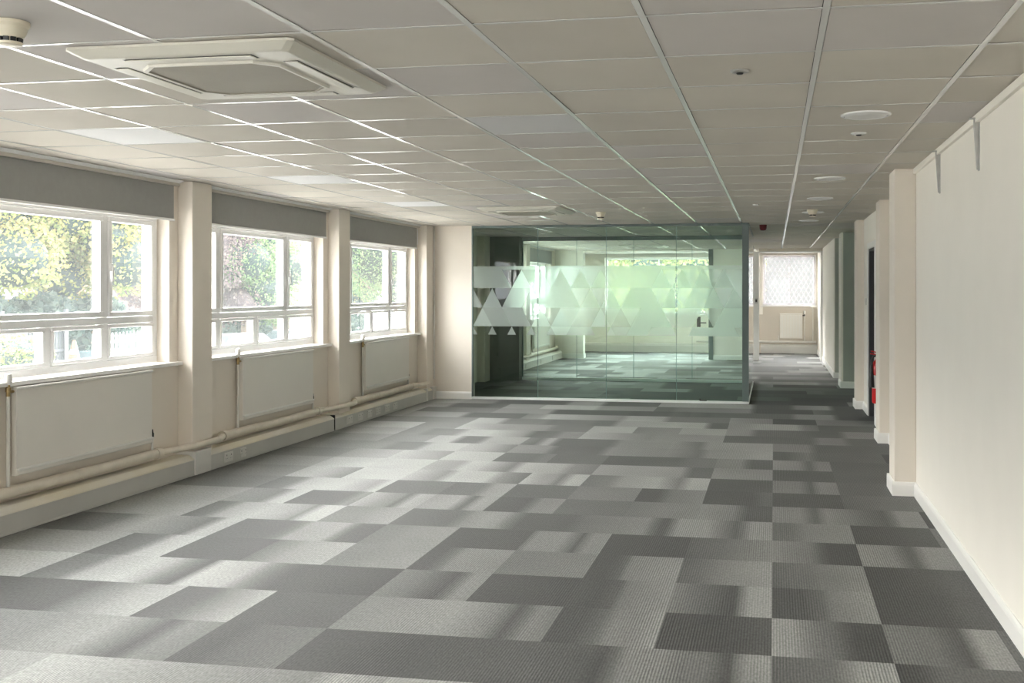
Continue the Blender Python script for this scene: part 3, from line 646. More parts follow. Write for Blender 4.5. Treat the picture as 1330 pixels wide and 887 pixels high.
copy_tree(ac,(-2.62,20.6,2.4555),'ceiling air conditioner seen through the glass meeting room')

# ------------------------------------------------------------------ small ceiling fittings
def make_smoke():
    r=empty('smoke_detector',(0,0,0))
    MB().lathe([(0,0),(.060,0),(.060,-.012),(.052,-.022),(0,-.022)]).build('base',M['cream'],r,smooth=True)
    MB().lathe([(0,-.021),(.052,-.021),(.050,-.035),(.040,-.052),(.037,-.053),(.037,-.056),(0,-.056)]).build('housing',M['cream'],r,smooth=True)
    v=MB()
    for k in range(10):
        a=2*PI*k/10; ca,sa=math.cos(a),math.sin(a); 
        def Q(rr,t,z): return (ca*rr-sa*t,sa*rr+ca*t,z)
        v.add([Q(.030,-.008,-.056),Q(.0385,-.008,-.056),Q(.0385,.008,-.056),Q(.030,.008,-.056),Q(.030,-.008,-.070),Q(.0365,-.008,-.070),Q(.0365,.008,-.070),Q(.030,.008,-.070)],[(0,1,2,3),(7,6,5,4),(0,4,5,1),(1,5,6,2),(2,6,7,3),(3,7,4,0)])
    v.build('sensor_vents',M['black'],r)
    MB().lathe([(0,-.056),(.029,-.056),(.029,-.070),(.038,-.070),(.036,-.078),(.02,-.082),(0,-.082)]).build('cap',M['cream'],r,smooth=True)
    return r
sd=make_smoke(); tag(sd,label='cream smoke detector at the top left corner of the photo',cat='smoke detector',group='smoke detectors'); sd.location=(-2.56,3.05,2.4575)
copy_tree(sd,(-2.0,11.7,2.4575),'cream smoke detector above the middle of the glass partition')
copy_tree(sd,(.43,11.75,2.4575),'small smoke detector hanging over the corridor between round light covers')
def make_disc():
    r=empty('round_ceiling_light',(0,0,0))
    MB().lathe([(0,0),(.128,0),(.128,-.006),(.120,-.010),(.112,-.010),(.110,-.004),(0,-.004)],n=40).build('trim_ring',M['alu'],r,smooth=True)
    MB().lathe([(0,-.003),(.110,-.004),(.100,-.010),(.06,-.014),(0,-.015)],n=40).build('light_cover',M['disc'],r,smooth=True)
    return r
dc=make_disc(); tag(dc,label='nearest round white ceiling light, near the right wall brackets',cat='ceiling light',group='round ceiling lights over the right side'); dc.location=(.47,5.43,2.458)
for y,l in ((8.46,'second round white ceiling light counted from the camera'),(10.28,'third round white ceiling light counted from the camera'),(12.08,'round white ceiling light directly below the corridor smoke detector in the photo'),(13.54,'farthest round white ceiling light, before the corridor')):
    copy_tree(dc,(.45,y,2.458),l)
def puck(name,loc,r_,h,mm,label,cat,dark=True):
    e=empty(name,loc,label=label,cat=cat)
    MB().lathe([(0,0),(r_,0),(r_,-h*.4),(r_*.8,-h),(0,-h)],n=28).build('bezel',mm,e,smooth=True)
    if dark: MB().lathe([(0,-h-.0005),(r_*.38,-h-.0005),(r_*.30,-h-.006),(0,-h-.008)],n=20).build('lens',M['black'],e,smooth=True)
    return e
puck('motion_sensor',(-.14,4.25,2.457),.040,.010,M['steel'],'small round sensor with dark lens in the ceiling near the camera','ceiling sensor')
puck('motion_sensor',(.485,6.06,2.457),.045,.010,M['tbar'],'small sensor just behind the nearest round ceiling light','ceiling sensor')
puck('motion_sensor',(-.19,10.9,2.457),.035,.012,M['tbar'],'tiny pale sensor in the ceiling in front of the glass corner','ceiling sensor',False)
e=empty('alarm_sounder',(-.15,14.35,2.457),label='dark red alarm sounder on the ceiling right of the glass corner',cat='alarm sounder')
MB().lathe([(0,0),(.052,0),(.052,-.02),(0,-.02)]).build('base',M['darkred'],e,smooth=True)
MB().lathe([(0,-.019),(.050,-.019),(.050,-.05),(.035,-.075),(0,-.08)]).build('dome',M['darkred'],e,smooth=True)

# ------------------------------------------------------------------ right wall fittings
def make_bracket():
    r=empty('wall_bracket',(0,0,0))
    MB().box(-.004,-.016,.0,0,.016,.27).build('back_plate',M['steel'],r)
    MB().prism([(-.004,.005),(-.012,.005),(-.014,.012),(-.030,.262),(-.027,.27),(-.004,.27)],'y',-.006,.006).build('tapered_arm',M['steel'],r,bevel=.002)
    MB().box(-.050,-.016,.268,0,.016,.275).build('top_tab',M['steel'],r,bevel=.002)
    return r
bk=make_bracket(); tag(bk,label='grey steel bracket high on the right wall, nearest the camera',cat='bracket',group='steel brackets on the right wall'); bk.location=(XR,5.53,2.165)
copy_tree(bk,(XR,6.79,2.165),'grey steel bracket high on the right wall, farther from the camera')
e=empty('fire_extinguisher',(1.088,11.16,.34),label='red fire extinguisher with black horn beside the dark doorway',cat='fire extinguisher')
MB().lathe([(0,0),(.052,0),(.058,.012),(.058,.39),(.045,.44),(.020,.47),(.020,.49),(0,.49)],n=28).build('cylinder',M['red'],e,smooth=True)
m=MB(); m.box(-.016,-.016,.485,.016,.016,.525); m.prism([(-.075,.520),(.03,.508),(.03,.518),(-.078,.534)],'y',-.012,.012); m.prism([(-.07,.548),(.03,.528),(.03,.538),(-.07,.562)],'y',-.012,.012); m.build('valve_handle',M['red'],e,bevel=.002)
m=MB(); m.tube([(-.01,-.02,.51),(-.045,-.03,.50),(-.062,-.03,.46),(-.062,-.03,.40)],.011,10); m.build('hose',M['black'],e,smooth=True)
m=MB(); m.lathe([(0,.0),(.032,.0),(.028,.08),(.014,.22),(.012,.24),(0,.24)],(-.066,-.03,.17),16); m.build('discharge_horn',M['black'],e,smooth=True)
m=MB(); m.lathe([(.0585,.16),(.0588,.16),(.0588,.30),(.0585,.30)],n=28); m.build('label_band',M['socket'],e,smooth=True)
m=MB(); m.box(.055,-.02,.2,.062,.02,.42); m.build('wall_hook',M['steel'],e)
e=empty('light_switch',(XR2,13.2,1.40),label='white light switch beside the doorway frame',cat='light switch')
MB().box(-.010,-.043,-.043,0,.043,.043).build('plate',M['socket'],e,bevel=.003); MB().box(-.014,-.008,-.014,-.009,.008,.014).build('rocker',M['socket'],e,bevel=.002)
e=empty('wall_socket',(XR2,10.15,.16),label='white wall socket low on the wall between the first two right pilasters',cat='socket')
MB().box(-.012,-.073,-.043,0,.073,.043).build('plate',M['trunk'],e,bevel=.003)
for q in (-.036,.036):
    for bx in ((-.0128,q-.004,.012,-.011,q+.004,.024),(-.0128,q-.014,-.012,-.011,q-.007,-.007),(-.0128,q+.007,-.012,-.011,q+.014,-.007)): MB().box(*bx).build('socket_slot',M['black'],e)
e=empty('access_reader',(-.385,22.6,1.31),label='small dark control unit on the white post left of the corridor end opening',cat='control unit')
MB().box(-.035,-.062,-.06,.035,-.04,.06).build('housing',M['socket'],e,bevel=.003); MB().box(-.02,-.07,-.025,.02,-.061,.035).build('keypad',M['black'],e,bevel=.004)

# ------------------------------------------------------------------ security grille in the end window
e=empty('security_grille',(.365,YE+.07,1.2),label='white diamond lattice security grille across the corridor end window',cat='security grille')
x0,x1,z0,z1=-.60,.60,.0,1.17
fr=MB(); fr.box(x0-.012,-.008,z0,x0+.008,.008,z1); fr.box(x1-.008,-.008,z0,x1+.012,.008,z1); fr.box(x0,-.010,z1-.02,x1,.010,z1); fr.box(x0,-.010,z0,x1,.010,z0+.02); fr.box(-.009,-.010,z0,.009,.010,z1); fr.build('grille_frame',M['grille'],e)
for sgn in (1,-1):
    g=MB(); sx=.115; slope=1.75
    k=-20
    for k in range(-20,30):
        xs=x0+k*sx
        # bar from (xs,z0) going up with slope; clip
        pts=[]
        t0=0; t1=(z1-z0)/slope
        a=(xs if sgn>0 else -xs); 
        xa=xs; xb=xs+t1
        ta=max(0,(x0-xa)); tb=min(t1,(x1-xa))
        if tb-ta<.02: continue
        A=(xa+ta,z0+ta*slope); B=(xa+tb,z0+tb*slope)
        if sgn<0: A=(-A[0],A[1]); B=(-B[0],B[1])
        yy=.004*sgn
        g.tube([(A[0],yy,A[1]),(B[0],yy,B[1])],.0065,6)
    g.build('lattice_bars',M['grille'],e)

# ------------------------------------------------------------------ glass partitions
def clip(poly,axis,lo,hi):
    for sgn,lim in ((1,lo),(-1,-hi)):
        out=[]
        for i in range(len(poly)):
            p=poly[i]; q=poly[(i+1)%len(poly)]; a=sgn*p[axis]-lim; b=sgn*q[axis]-lim
            if a>=0: out.append(p)
            if (a>=0)!=(b>=0):
                t=a/(a-b); out.append((p[0]+(q[0]-p[0])*t,p[1]+(q[1]-p[1])*t))
        poly=out
        if len(poly)<3: return []
    return poly
ROWZ=[1.834,1.576,1.30,1.035,.77]; ZMIN=.917; S=.283
CLEAR={(2,'u',-.954),(0,'d',-3.64),(1,'d',-3.81),(1,'d',-4.09),(3,'d',-4.09),(3,'d',-3.52),(2,'d',-4.22),(3,'d',-3.24),(3,'d',-4.37)}
def mosaic():
    r=random.Random(11); out=[]
    out.append(([(-4.3,1.834),(-.3,1.834),(-.3,1.883),(-4.3,1.883)],2))
    for k in range(4):
        zt,zb=ROWZ[k],ROWZ[k+1]; off=(-3.643 if k%2==0 else -3.643+S/2)
        for j in range(-5,14):
            ap=off+j*S
            down=[(ap-S/2,zt),(ap+S/2,zt),(ap,zb)]; up=[(ap,zb),(ap+S,zb),(ap+S/2,zt)]
            for typ,poly,cx in (('d',down,ap),('u',up,ap+S/2)):
                lv=r.choice([3,3,2,2,2,3,1]); lv=max(2,lv) if cx<-3.5 else lv
                if any(c[0]==k and c[1]==typ and abs(c[2]-cx)<.08 for c in CLEAR): continue
                if typ=='d' and k<3 and cx>-3.5 and r.random()<.45: lv=max(1,lv-1)
                if k==3 and typ=='d' and r.random()<.35: continue
                out.append((poly,lv))
    return out
MOS=mosaic()
def film_mesh(x0,x1,ox):
    m=MB()
    for poly,lv in MOS:
        p=clip(clip(poly,0,x0,x1),1,ZMIN,1.9)
        if len(p)<3: continue
        n=len(p); m.add([(q[0]-ox,-.0075,q[1]) for q in p],[tuple(range(n))],lv-1)
    return m
gp=empty('glass_partition',(-2.28,GY,0),label='frameless glass front of the meeting room with frosted triangle band',cat='glass partition',group='glass walls of the meeting room')
XS=[-4.215,-3.265,-2.292,-1.318,-.352]; ox=-2.28
for i in range(4):
    m=MB(); m.box(XS[i]+.003-ox,-.006,.034,XS[i+1]-.003-ox,.006,2.43); p=m.build('glass_pane',M['glass_t'],gp)
    f=film_mesh(XS[i]+.012,XS[i+1]-.012,ox).build('frosted_film',[M['film1'],M['film2'],M['film3']],p)
for i in range(1,4):
    MB().box(XS[i]-.003-ox,-.0065,.034,XS[i]+.003-ox,.0065,2.43).build('joint_seal',M['gedge'],gp)
MB().box(-4.225-ox,-.022,2.422,-.335-ox,.022,2.457).build('top_channel',M['gframe'],gp,bevel=.002)
MB().box(-4.225-ox,-.024,0.002,-.335-ox,.024,.036).build('base_channel',M['gbase'],gp,bevel=.002)
MB().box(-4.225-ox,-.022,.036,-4.208-ox,.022,2.422).build('side_channel',M['gframe'],gp)
m=MB(); m.box(-.352-ox,-.024,.036,-.335-ox,.024,2.422); m.build('corner_post',M['gframe'],gp,bevel=.002)
m=MB(); m.box(-.425-ox,-.014,.036,-.352-ox,.014,2.422); m.build('corner_stile',M['gframe'],gp)
m=MB(); m.box(-1.0-ox,-.035,.036,-.90-ox,.012,.052); m.box(-1.0-ox,-.03,.052,-.985-ox,.008,.07); m.build('floor_pivot',M['black'],gp,bevel=.003)
# back
gb=empty('glass_partition',(-2.28,GB,0),label='rear glass wall of the meeting room with a glass door and lever handle',cat='glass partition',group='glass walls of the meeting room')
XB=[-4.27,-3.322,-2.34,-1.351,-1.29,-.44,-.352]
for i in (0,1,2,3,5):
    MB().box(XB[i]+.003-ox,-.006,.034,XB[i+1]-.003-ox,.006,2.43).build('glass_pane',M['glass_b'],gb)
for i in (1,2,3): MB().box(XB[i]-.003-ox,-.0065,.034,XB[i]+.003-ox,.0065,2.43).build('joint_seal',M['gedge'],gb)
MB().box(-4.28-ox,-.022,2.39,-.345-ox,.022,2.457).build('top_channel',M['gframe'],gb,bevel=.002)
MB().box(-4.28-ox,-.024,0.002,-.345-ox,.024,.05).build('base_channel',M['gbase'],gb,bevel=.002)
MB().box(-4.28-ox,-.022,.05,-4.26-ox,.022,2.39).build('side_channel',M['gframe'],gb)
dr=empty('glass_door',(0,0,0)); dr.parent=gb
MB().box(-1.286-ox,-.006,.055,-.444-ox,.006,2.385).build('door_glass',M['glass_b'],dr)
m=MB(); m.box(-1.27-ox,-.03,.93,-1.21-ox,.03,1.10); m.tube([(-1.24-ox,-.03,1.0),(-1.24-ox,-.06,1.0),(-1.11-ox,-.06,1.0)],.010,10); m.build('door_handle',M['handle'],dr,bevel=.003)
# side return
gs=empty('glass_partition',(-.345,(GY+GB)/2,0),label='side glass wall of the meeting room facing the corridor',cat='glass partition',group='glass walls of the meeting room')
L_=(GB-GY)/2
for a,b in ((-L_+.03,0),(0,L_-.03)): MB().box(-.005,a+.003,.034,.005,b-.003,2.43).build('glass_pane',M['glass_b'],gs)
MB().box(-.012,-L_+.03,2.422,.012,L_-.03,2.457).build('top_channel',M['gframe'],gs)
MB().box(-.012,-L_+.03,.002,.012,L_-.03,.036).build('base_channel',M['gbase'],gs)
MB().box(-.0055,-.003,.036,.0055,.003,2.422).build('joint_seal',M['gedge'],gs)
# ------------------------------------------------------------------ outside
GZ=-.38; GL=-1.65
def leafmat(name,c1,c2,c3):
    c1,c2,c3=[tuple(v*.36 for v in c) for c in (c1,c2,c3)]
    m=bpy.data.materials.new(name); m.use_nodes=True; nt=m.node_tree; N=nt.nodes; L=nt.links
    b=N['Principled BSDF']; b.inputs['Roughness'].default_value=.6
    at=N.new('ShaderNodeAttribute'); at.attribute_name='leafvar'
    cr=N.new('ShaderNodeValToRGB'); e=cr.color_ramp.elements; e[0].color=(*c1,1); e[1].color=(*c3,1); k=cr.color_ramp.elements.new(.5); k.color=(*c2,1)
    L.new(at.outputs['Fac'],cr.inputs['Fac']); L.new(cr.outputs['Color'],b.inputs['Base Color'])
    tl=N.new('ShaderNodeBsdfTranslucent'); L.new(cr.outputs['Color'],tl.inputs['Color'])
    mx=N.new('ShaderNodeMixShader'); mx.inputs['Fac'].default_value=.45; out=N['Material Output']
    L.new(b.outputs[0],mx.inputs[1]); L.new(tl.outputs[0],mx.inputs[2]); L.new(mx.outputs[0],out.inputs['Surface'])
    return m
LM={'autumn':leafmat('autumn_leaves',(.30,.42,.12),(.62,.66,.20),(.80,.62,.24)),
    'green':leafmat('green_leaves',(.16,.34,.12),(.34,.56,.22),(.62,.74,.36)),
    'dark':leafmat('dark_blue_green_leaves',(.05,.12,.12),(.12,.22,.20),(.30,.42,.34)),
    'plum':leafmat('plum_leaves',(.20,.14,.16),(.36,.26,.26),(.52,.42,.36)),
    'hedge':leafmat('box_hedge_leaves',(.30,.46,.14),(.50,.66,.20),(.74,.82,.38))}
M['bark']=mat('tree_bark',(.20,.15,.11),.9,noise=.3,nscale=12,bump=.6,bscale=20)
def foliage(blobs,n,size,seed):
    """blobs: (x,y,z,rx,ry,rz); leaves scattered in lumpy shells"""
    r=random.Random(seed); vs=[];fs=[];va=[]
    tot=sum(b[3]*b[4]*b[5] for b in blobs)
    for (x,y,z,rx,ry,rz) in blobs:
        k=int(n*rx*ry*rz/tot)
        for _ in range(k):
            while True:
                a,b_,c=r.uniform(-1,1),r.uniform(-1,1),r.uniform(-1,1); d=math.sqrt(a*a+b_*b_+c*c)
                if .05<d<=1: break
            q=(d**.35)/d; q*=1+.12*math.sin(a*9)*math.sin(c*8+b_*5)
            p=Vector((x+a*q*rx,y+b_*q*ry,z+c*q*rz)); s=size*r.uniform(.6,1.4)
            u=Vector((r.gauss(0,1),r.gauss(0,1),r.gauss(0,1))).normalized(); w=u.orthogonal().normalized()
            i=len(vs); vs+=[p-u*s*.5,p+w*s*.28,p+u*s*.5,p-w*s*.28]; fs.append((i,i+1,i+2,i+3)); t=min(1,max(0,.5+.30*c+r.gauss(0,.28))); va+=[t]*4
    return vs,fs,va
def leaf_obj(name,blobs,n,size,seed,m,parent=None,loc=(0,0,0)):
    vs,fs,va=foliage(blobs,n,size,seed); me=bpy.data.meshes.new(name); me.from_pydata([tuple(v) for v in vs],[],fs); me.materials.append(m)
    at=me.attributes.new('leafvar','FLOAT','POINT'); at.data.foreach_set('value',va)
    o=bpy.data.objects.new(name,me); C.objects.link(o); o.location=loc
    if parent: o.parent=parent; o.location=(0,0,0)
    return o
def tree(x,y,h,rad,kind,label,seed,n=5200,size=.30,zg=GZ,trunk_r=.14,low=.28):
    r=random.Random(seed); e=empty('tree',(x,y,zg),label=label,cat='tree',group='trees outside the left windows')
    t=MB(); top=h*.72
    t.tube([(0,0,-.1),(.05,.02,h*.2),(-.04,.05,h*.45),(.06,-.03,top)],[trunk_r*1.3,trunk_r,trunk_r*.75,trunk_r*.35],10)
    for k in range(5):
        a=r.uniform(0,2*PI); z=h*(.28+.09*k); L_=rad*r.uniform(.5,.8)
        t.tube([(0,0,z),(L_*.5*math.cos(a),L_*.5*math.sin(a),z+.3*L_),(L_*math.cos(a),L_*math.sin(a),z+.75*L_)],[trunk_r*.45,trunk_r*.3,trunk_r*.12],7)
    t.build('trunk',M['bark'],e,smooth=True)
    bl=[(0,0,h*.62,rad,rad,h*.36)]
    for k in range(8):
        a=r.uniform(0,2*PI); d=rad*r.uniform(.4,.8); z=h*r.uniform(low,.9); s=rad*r.uniform(.38,.6); bl.append((d*math.cos(a),d*math.sin(a),z,s,s,s*.8))
    core=MB()  # solid dark cores added to block sky gaps and suggest crown shade
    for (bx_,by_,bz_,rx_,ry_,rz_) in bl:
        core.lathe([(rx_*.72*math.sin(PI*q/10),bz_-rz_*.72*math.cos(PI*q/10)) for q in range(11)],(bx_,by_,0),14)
    co_=core.build('solid_crown_core',LM['dark' if kind!='plum' else 'plum'],e)
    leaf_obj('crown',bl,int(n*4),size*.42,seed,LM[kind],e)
    return e
# ground: a lawn bank, then the lower car park
g=MB(); g.add([(-70,-30,GZ),(XO,-30,GZ),(XO,23.9,GZ),(-70,23.9,GZ)],[(0,1,2,3)],0); g.add([(-70,23.9,GZ),(XO,23.9,GZ),(XO,26.2,GL),(-70,26.2,GL)],[(0,1,2,3)],0); g.add([(-70,26.2,GL),(XO,26.2,GL),(XO,110,GL),(-70,110,GL)],[(0,1,2,3)],1); g.add([(XO,YE+.3,GL),(40,YE+.3,GL),(40,110,GL),(XO,110,GL)],[(0,1,2,3)],1)
g.add([(XO,-60,GZ),(30,-60,GZ),(30,YB-.3,GZ),(XO,YB-.3,GZ)],[(0,1,2,3)],1)
M['paving']=mat('pale_paving',(.33,.32,.30),.8,noise=.12,nscale=.8); M['tarmac']=mat('pale_tarmac',(.44,.44,.45),.85,noise=.15,nscale=.7)
tag(g.build('ground',[M['paving'],M['tarmac']]),kind='structure',label='pale ground outside')
tree(-22.5,25.5,7.5,2.6,'autumn','yellow and orange autumn tree outside, in the large pane of the nearest window',21,n=6500)
tree(-21.5,29.2,7.5,2.3,'autumn','yellow-green tree seen through the narrow right pane of the nearest window',22,n=5500)
tree(-25.5,22.0,8.5,2.9,'green','green tree at the left edge of the nearest window',23,n=6000)
tree(-27,29.5,8.5,3.0,'plum','brownish plum tree behind the autumn tree outside the nearest window',24,n=6000)
tree(-25,39.5,8.5,3.0,'plum','reddish-brown tree filling the middle window',25,n=5200,zg=GL)
tree(-24,43.0,9.0,2.6,'green','green tree at the upper right of the middle window',26,n=6000,zg=GL)
tree(-21.5,54.2,9.5,3.3,'green','green tree filling the window beside the glass partition',27,n=7000,zg=GL)
tree(-27,60,10,3.3,'autumn','yellow-green tree behind the green one outside the third window',28,n=5200,zg=GL)
tree(-2.6,31.0,6.0,2.2,'autumn','yellow-green tree outside the end wall window seen through the glass room',29,n=6000,zg=GL)
tree(-6.3,33.5,6.5,2.4,'green','green tree outside the end wall window, at its left side',30,n=6000,zg=GL)
def hedge(loc,blobs,n,size,kind,label,seed,cat='hedge',name='hedge'):
    e=leaf_obj(name,blobs,n,size,seed,LM[kind],loc=loc); tag(e,label=label,cat=cat); return e
hedge((-21.6,0,0),[(0,y,GZ+.8,.9,1.5,1.0) for y in (20,22.3,24.6,26.9,29.3)],9000,.26,'dark','dark blue-green hedge behind the slatted fence outside the nearest window',31)
hedge((-24.6,0,0),[(0,y,GL+1.0,.9,1.7,1.3) for y in (35,38,41,44.5,48,52,56)],9000,.3,'dark','dark low hedge across the car park outside the middle window',32)
hedge((-20.4,0,0),[(0,y,GZ+.5,.5,.9,.75) for y in (24.4,25.2)],3000,.14,'green','green shrub behind the traffic cone outside the nearest window',36,cat='shrub',name='shrub')
# clipped round bush: solid core with leaves
e=empty('round_bush',(-17.6,21.0,GZ),label='clipped bright green round bush below the nearest window',cat='bush')
m=MB(); m.lathe([(0,0),(.45,.02),(.72,.2),(.78,.42),(.68,.62),(.45,.76),(0,.82)],n=20); m.build('bush_core',LM['dark'],e,smooth=True)
leaf_obj('bush_leaves',[(0,0,.42,.84,.84,.44)],5200,.10,33,LM['hedge'],e)
# fences
M['fence']=mat('dark_blue_grey_fence',(.03,.036,.045),.6,noise=.15,nscale=6); M['picket']=mat('white_picket_paint',(.30,.30,.29),.5,noise=.05)
e=empty('slatted_fence',(-19.2,18.0,GZ),label='dark vertical slatted fence behind the round bush',cat='fence')
m=MB(); 
for i in range(56): m.box(-.012,i*.125-.1,.05,.012,i*.125-.01,1.28)
m.build('slats',M['fence'],e); m=MB(); m.box(.012,-.1,.25,.05,6.9,.32); m.box(.012,-.1,1.0,.05,6.9,1.07); m.build('rails',M['fence'],e)
for y in (-.1,2.2,4.5,6.85): MB().box(.03,y-.05,0,.11,y+.05,1.4).build('post',M['fence'],e)
e=empty('picket_fence',(-17.9,24.3,GZ),label='white picket fence outside the nearest window, right of the traffic cone',cat='fence')
m=MB()
for i in range(22): y=i*.16; m.prism([(y-.04,-.6),(y+.04,-.6),(y+.04,.68),(y,.76),(y-.04,.68)],'x',-.012,.012)
m.build('pickets',M['picket'],e); m=MB(); m.box(.012,-.05,.10,.045,3.5,.17); m.box(.012,-.05,.48,.045,3.5,.55); m.build('rails',M['picket'],e)
e=empty('traffic_cone',(-17.4,22.9,GZ),label='orange traffic cone outside between bush and picket fence',cat='traffic cone')
MB().box(-.22,-.22,0,.22,.22,.04).build('base',M['black'],e,bevel=.01)
M['orange']=mat('cone_orange',(.13,.032,.012),.5,noise=.05)
MB().lathe([(0,.04),(.17,.04),(.035,.66),(0,.66)],n=24).build('cone_body',M['orange'],e,smooth=True)
MB().lathe([(.112,.32),(.116,.32),(.089,.44),(.085,.44)],n=24).build('reflective_band',M['picket'],e,smooth=True)
e=empty('bollard_light',(-17.0,22.1,GZ),label='slim white garden post lamp in front of the dark fence',cat='lamp post')
MB().lathe([(0,0),(.04,0),(.04,1.05),(0,1.05)],n=14).build('post',M['picket'],e,smooth=True); MB().lathe([(0,1.05),(.07,1.05),(.08,1.16),(.05,1.24),(0,1.25)],n=16).build('lamp_head',M['picket'],e,smooth=True)
# parked cars
M['carw']=mat('white_car_paint',(.35,.35,.37),.25,noise=.02); M['carb']=mat('teal_car_paint',(.06,.09,.10),.25,noise=.02); M['carglass']=mat('car_glass',(.06,.08,.09),.08,noise=.05); M['tyre']=mat('tyre_rubber',(.03,.03,.03),.8,noise=.1); M['rim']=mat('alloy_rim',(.5,.5,.52),.3,metal=.8,noise=.05); M['tail']=mat('tail_lamp_red',(.55,.03,.03),.3,noise=.05)
def car(x,y,rz,paint,label):
    e=empty('parked_car',(x,y,GL),rz,label=label,cat='car',group='parked cars')
    side=[(-2.1,.35),(-2.15,.70),(-2.0,.92),(-1.55,.98),(-.95,1.40),(.45,1.42),(1.05,1.02),(1.95,.86),(2.15,.62),(2.15,.35)]
    m=MB(); n=len(side)
    vs=[(px,-.84 if pz<.99 else -.66,pz) for px,pz in side]+[(px,.84 if pz<.99 else .66,pz) for px,pz in side]
    m.add(vs,[tuple(range(n)),tuple(range(n,2*n))[::-1]]+[(i,(i+1)%n,n+(i+1)%n,n+i) for i in range(n)]); m.build('car_body',M[paint],e,bevel=.06,seg=3)
    m=MB()
    for s in (-1,1):
        a=[(-1.38,.995,.845),(.90,1.02,.845),(.42,1.35,.70),(-.90,1.34,.70)]
        m.add([(q[0],s*(q[2]+.006),q[1]) for q in a]+[(q[0],s*(q[2]-.02),q[1]) for q in a],[(0,1,2,3),(7,6,5,4),(0,4,5,1),(1,5,6,2),(2,6,7,3),(3,7,4,0)])
    m.build('side_windows',M['carglass'],e)
    m=MB(); m.add([(1.02,-.70,1.055),(1.02,.70,1.055),(.52,.60,1.385),(.52,-.60,1.385)],[(0,1,2,3)]); m.build('windscreen',M['carglass'],e)
    m=MB(); m.add([(-1.52,-.70,1.02),(-1.52,.70,1.02),(-1.02,.60,1.37),(-1.02,-.60,1.37)],[(3,2,1,0)]); m.build('rear_window',M['carglass'],e)
    for wx in (-1.3,1.35):
        for s in (-1,1):
            w_=MB().lathe([(0,-.10),(.22,-.10),(.32,-.085),(.32,.085),(.22,.10),(0,.10)],(wx,s*.78,.32),24,axis='y').build('wheel',M['tyre'],e,smooth=True)
            MB().lathe([(0,-.108),(.19,-.104),(.19,.104),(0,.108)],(wx,s*.78,.32),16,axis='y').build('rim',M['rim'],w_,smooth=True)
    for s in (-1,1):
        MB().box(-2.17,s*.62-.14,.68,-2.08,s*.62+.14,.84).build('tail_lamp',M['tail'],e,bevel=.01); MB().box(2.05,s*.60-.16,.60,2.17,s*.60+.16,.74).build('headlamp',M['rim'],e,bevel=.01)
    return e
M['backdrop']=mat('dark_backdrop_wall',(.035,.034,.033),.85,noise=.1)  # near-black so the added backdrop does not blow out
def backdrop_building(x0,x1,y0,y1,h,label):  # added to cover the glaring sky so the grille stays visible
    e=empty('building',((x0+x1)/2,(y0+y1)/2,GL),label=label,cat='building',group='buildings outside')
    a=(x1-x0)/2;b=(y1-y0)/2
    MB().box(-a,-b,0,a,b,h).build('wall',M['backdrop'],e); MB().box(-a-.2,-b-.2,h,a+.2,b+.2,h+.25).build('roof',M['fence'],e)
backdrop_building(-1.2,5.0,40,46,7.5,'backdrop building added outside the corridor end window to dim the sky behind the lattice grille')
car(-21.5,38.6,1.2,'carw','white parked car seen in the lower panes of the middle window')
car(-19.5,27.4,1.35,'carb','teal parked car behind the picket fence outside the nearest window')
car(-21.5,43.5,1.2,'carw','pale parked car seen low in the narrow right pane of the middle window')
# buildings
M['brick']=mat('red_brick',(.14,.07,.05),.85,noise=.25,nscale=3); M['ybrick']=mat('pale_yellow_brick',(.17,.15,.095),.85,noise=.15,nscale=3); M['roof']=mat('slate_roof',(.22,.21,.22),.7,noise=.2)
def building(x0,x1,y0,y1,h,mm,label,nwin):
    e=empty('building',((x0+x1)/2,(y0+y1)/2,GL),label=label,cat='building',group='buildings outside')
    a=(x1-x0)/2;b=(y1-y0)/2
    MB().box(-a,-b,0,a,b,h).build('wall',mm,e)
    MB().prism([(-b-.3,h),(b+.3,h),(0,h+2.2)],'x',-a-.3,a+.3).build('roof',M['roof'],e)
    for k in range(nwin):
        for z in (1.0,4.0):
            if z+1.5>h: continue
            yy=-b+(k+.5)*2*b/nwin
            f=MB(); f.box(a,yy-.6,z,a+.05,yy+.6,z+.08); f.box(a,yy-.6,z+1.3,a+.05,yy+.6,z+1.4); f.box(a,yy-.6,z,a+.05,yy-.52,z+1.4); f.box(a,yy+.52,z,a+.05,yy+.6,z+1.4); f.box(a,yy-.03,z,a+.05,yy+.03,z+1.4)
            fo=f.build('window',M['picket'],e); MB().box(a+.005,yy-.52,z+.08,a+.02,yy+.52,z+1.3).build('pane',M['carglass'],fo)
    return e
building(-46,-34,56,66,7,M['brick'],'red brick building behind the trees outside the middle window',4)
building(-33,-23.5,46.2,51.5,7,M['ybrick'],'pale yellow brick building in the narrow right pane of the middle window',3)

# ------------------------------------------------------------------ light: overcast daylight
wd=bpy.data.worlds.new('overcast'); bpy.context.scene.world=wd; wd.use_nodes=True; nt=wd.node_tree; N=nt.nodes; L=nt.links
bg=N['Background']; tc=N.new('ShaderNodeTexCoord'); sp=N.new('ShaderNodeSeparateXYZ'); L.new(tc.outputs['Generated'],sp.inputs[0])
cr=N.new('ShaderNodeValToRGB'); cr.color_ramp.elements[0].position=.08; cr.color_ramp.elements[0].color=(.20,.21,.22,1); cr.color_ramp.elements[1].position=.28; cr.color_ramp.elements[1].color=(1,.985,.96,1)
k=cr.color_ramp.elements.new(.9); k.color=(.78,.80,.82,1)
L.new(sp.outputs['Z'],cr.inputs['Fac']); 
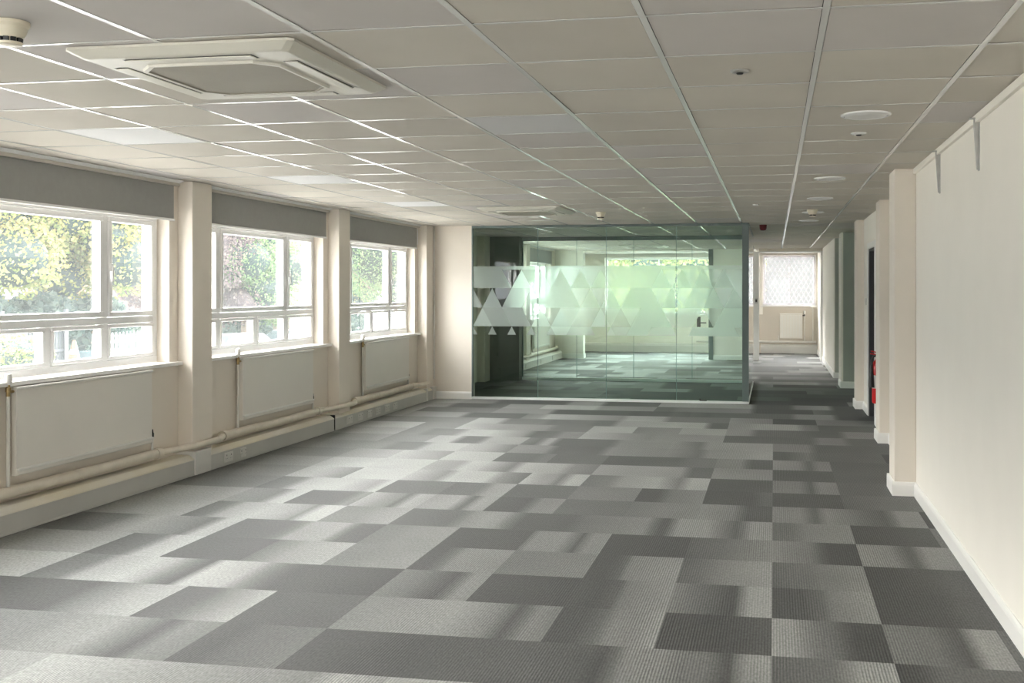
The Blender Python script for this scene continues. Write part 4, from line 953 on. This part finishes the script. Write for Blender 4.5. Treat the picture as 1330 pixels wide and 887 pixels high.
# thinner cloud, so a brighter sky, on the window side
mr=N.new('ShaderNodeMapRange'); mr.inputs['From Min'].default_value=-1; mr.inputs['From Max'].default_value=1; mr.inputs['To Min'].default_value=WORLD*1.5; mr.inputs['To Max'].default_value=WORLD*.6
L.new(sp.outputs['X'],mr.inputs['Value'])
my=N.new('ShaderNodeMapRange'); my.inputs['From Min'].default_value=.2; my.inputs['From Max'].default_value=1; my.inputs['To Min'].default_value=1; my.inputs['To Max'].default_value=3.2
L.new(sp.outputs['Y'],my.inputs['Value']); mm_=N.new('ShaderNodeMath'); mm_.operation='MULTIPLY'; L.new(mr.outputs['Result'],mm_.inputs[0]); L.new(my.outputs['Result'],mm_.inputs[1]); L.new(mm_.outputs[0],bg.inputs['Strength']); L.new(cr.outputs['Color'],bg.inputs['Color'])
def portal(loc,rot,sx,sy):
    l=bpy.data.lights.new('window_portal','AREA'); l.shape='RECTANGLE'; l.size=sx; l.size_y=sy; l.energy=1
    l.cycles.is_portal=True
    o=bpy.data.objects.new('window_portal',l); C.objects.link(o); o.location=loc; o.rotation_euler=rot
for a,b,s in BAYS:
    if s: continue
    portal((XO-.02,(a+b)/2,(SILL+HEAD)/2),(0,-PI/2,0),HEAD-SILL,b-a)
for x in (-4.22,-2.75,-1.25,.22): portal((x,YB-.27,1.55),(PI/2,0,0),1.3,1.3)
portal((.365,YE+.27,1.79),(-PI/2,0,0),1.27,1.23); portal((-2.85,YE+.27,1.65),(-PI/2,0,0),2.7,1.41)

# ------------------------------------------------------------------ camera
cam=bpy.data.cameras.new('camera'); co=bpy.data.objects.new('camera',cam); C.objects.link(co); bpy.context.scene.camera=co
co.location=(0,0,1.5444); co.rotation_euler=(PI/2,0,math.radians(10.006))
cam.sensor_fit='HORIZONTAL'; cam.sensor_width=36; cam.lens=1315.68/1330*36
cam.shift_x=-(773.17-665)/1330; cam.shift_y=(376.9-443.5)/1330
cam.clip_end=300
sc=bpy.context.scene
sc.view_settings.view_transform='Standard'; sc.view_settings.look='None'; sc.view_settings.gamma=1; sc.view_settings.exposure=EXPO
try: sc.view_settings.use_curve_mapping=False
except Exception: pass
sc.cycles.max_bounces=14; sc.cycles.diffuse_bounces=8; sc.cycles.glossy_bounces=4; sc.cycles.transparent_max_bounces=24; sc.cycles.transmission_bounces=8
sc.cycles.sample_clamp_indirect=8
sc.cycles.use_denoising=True
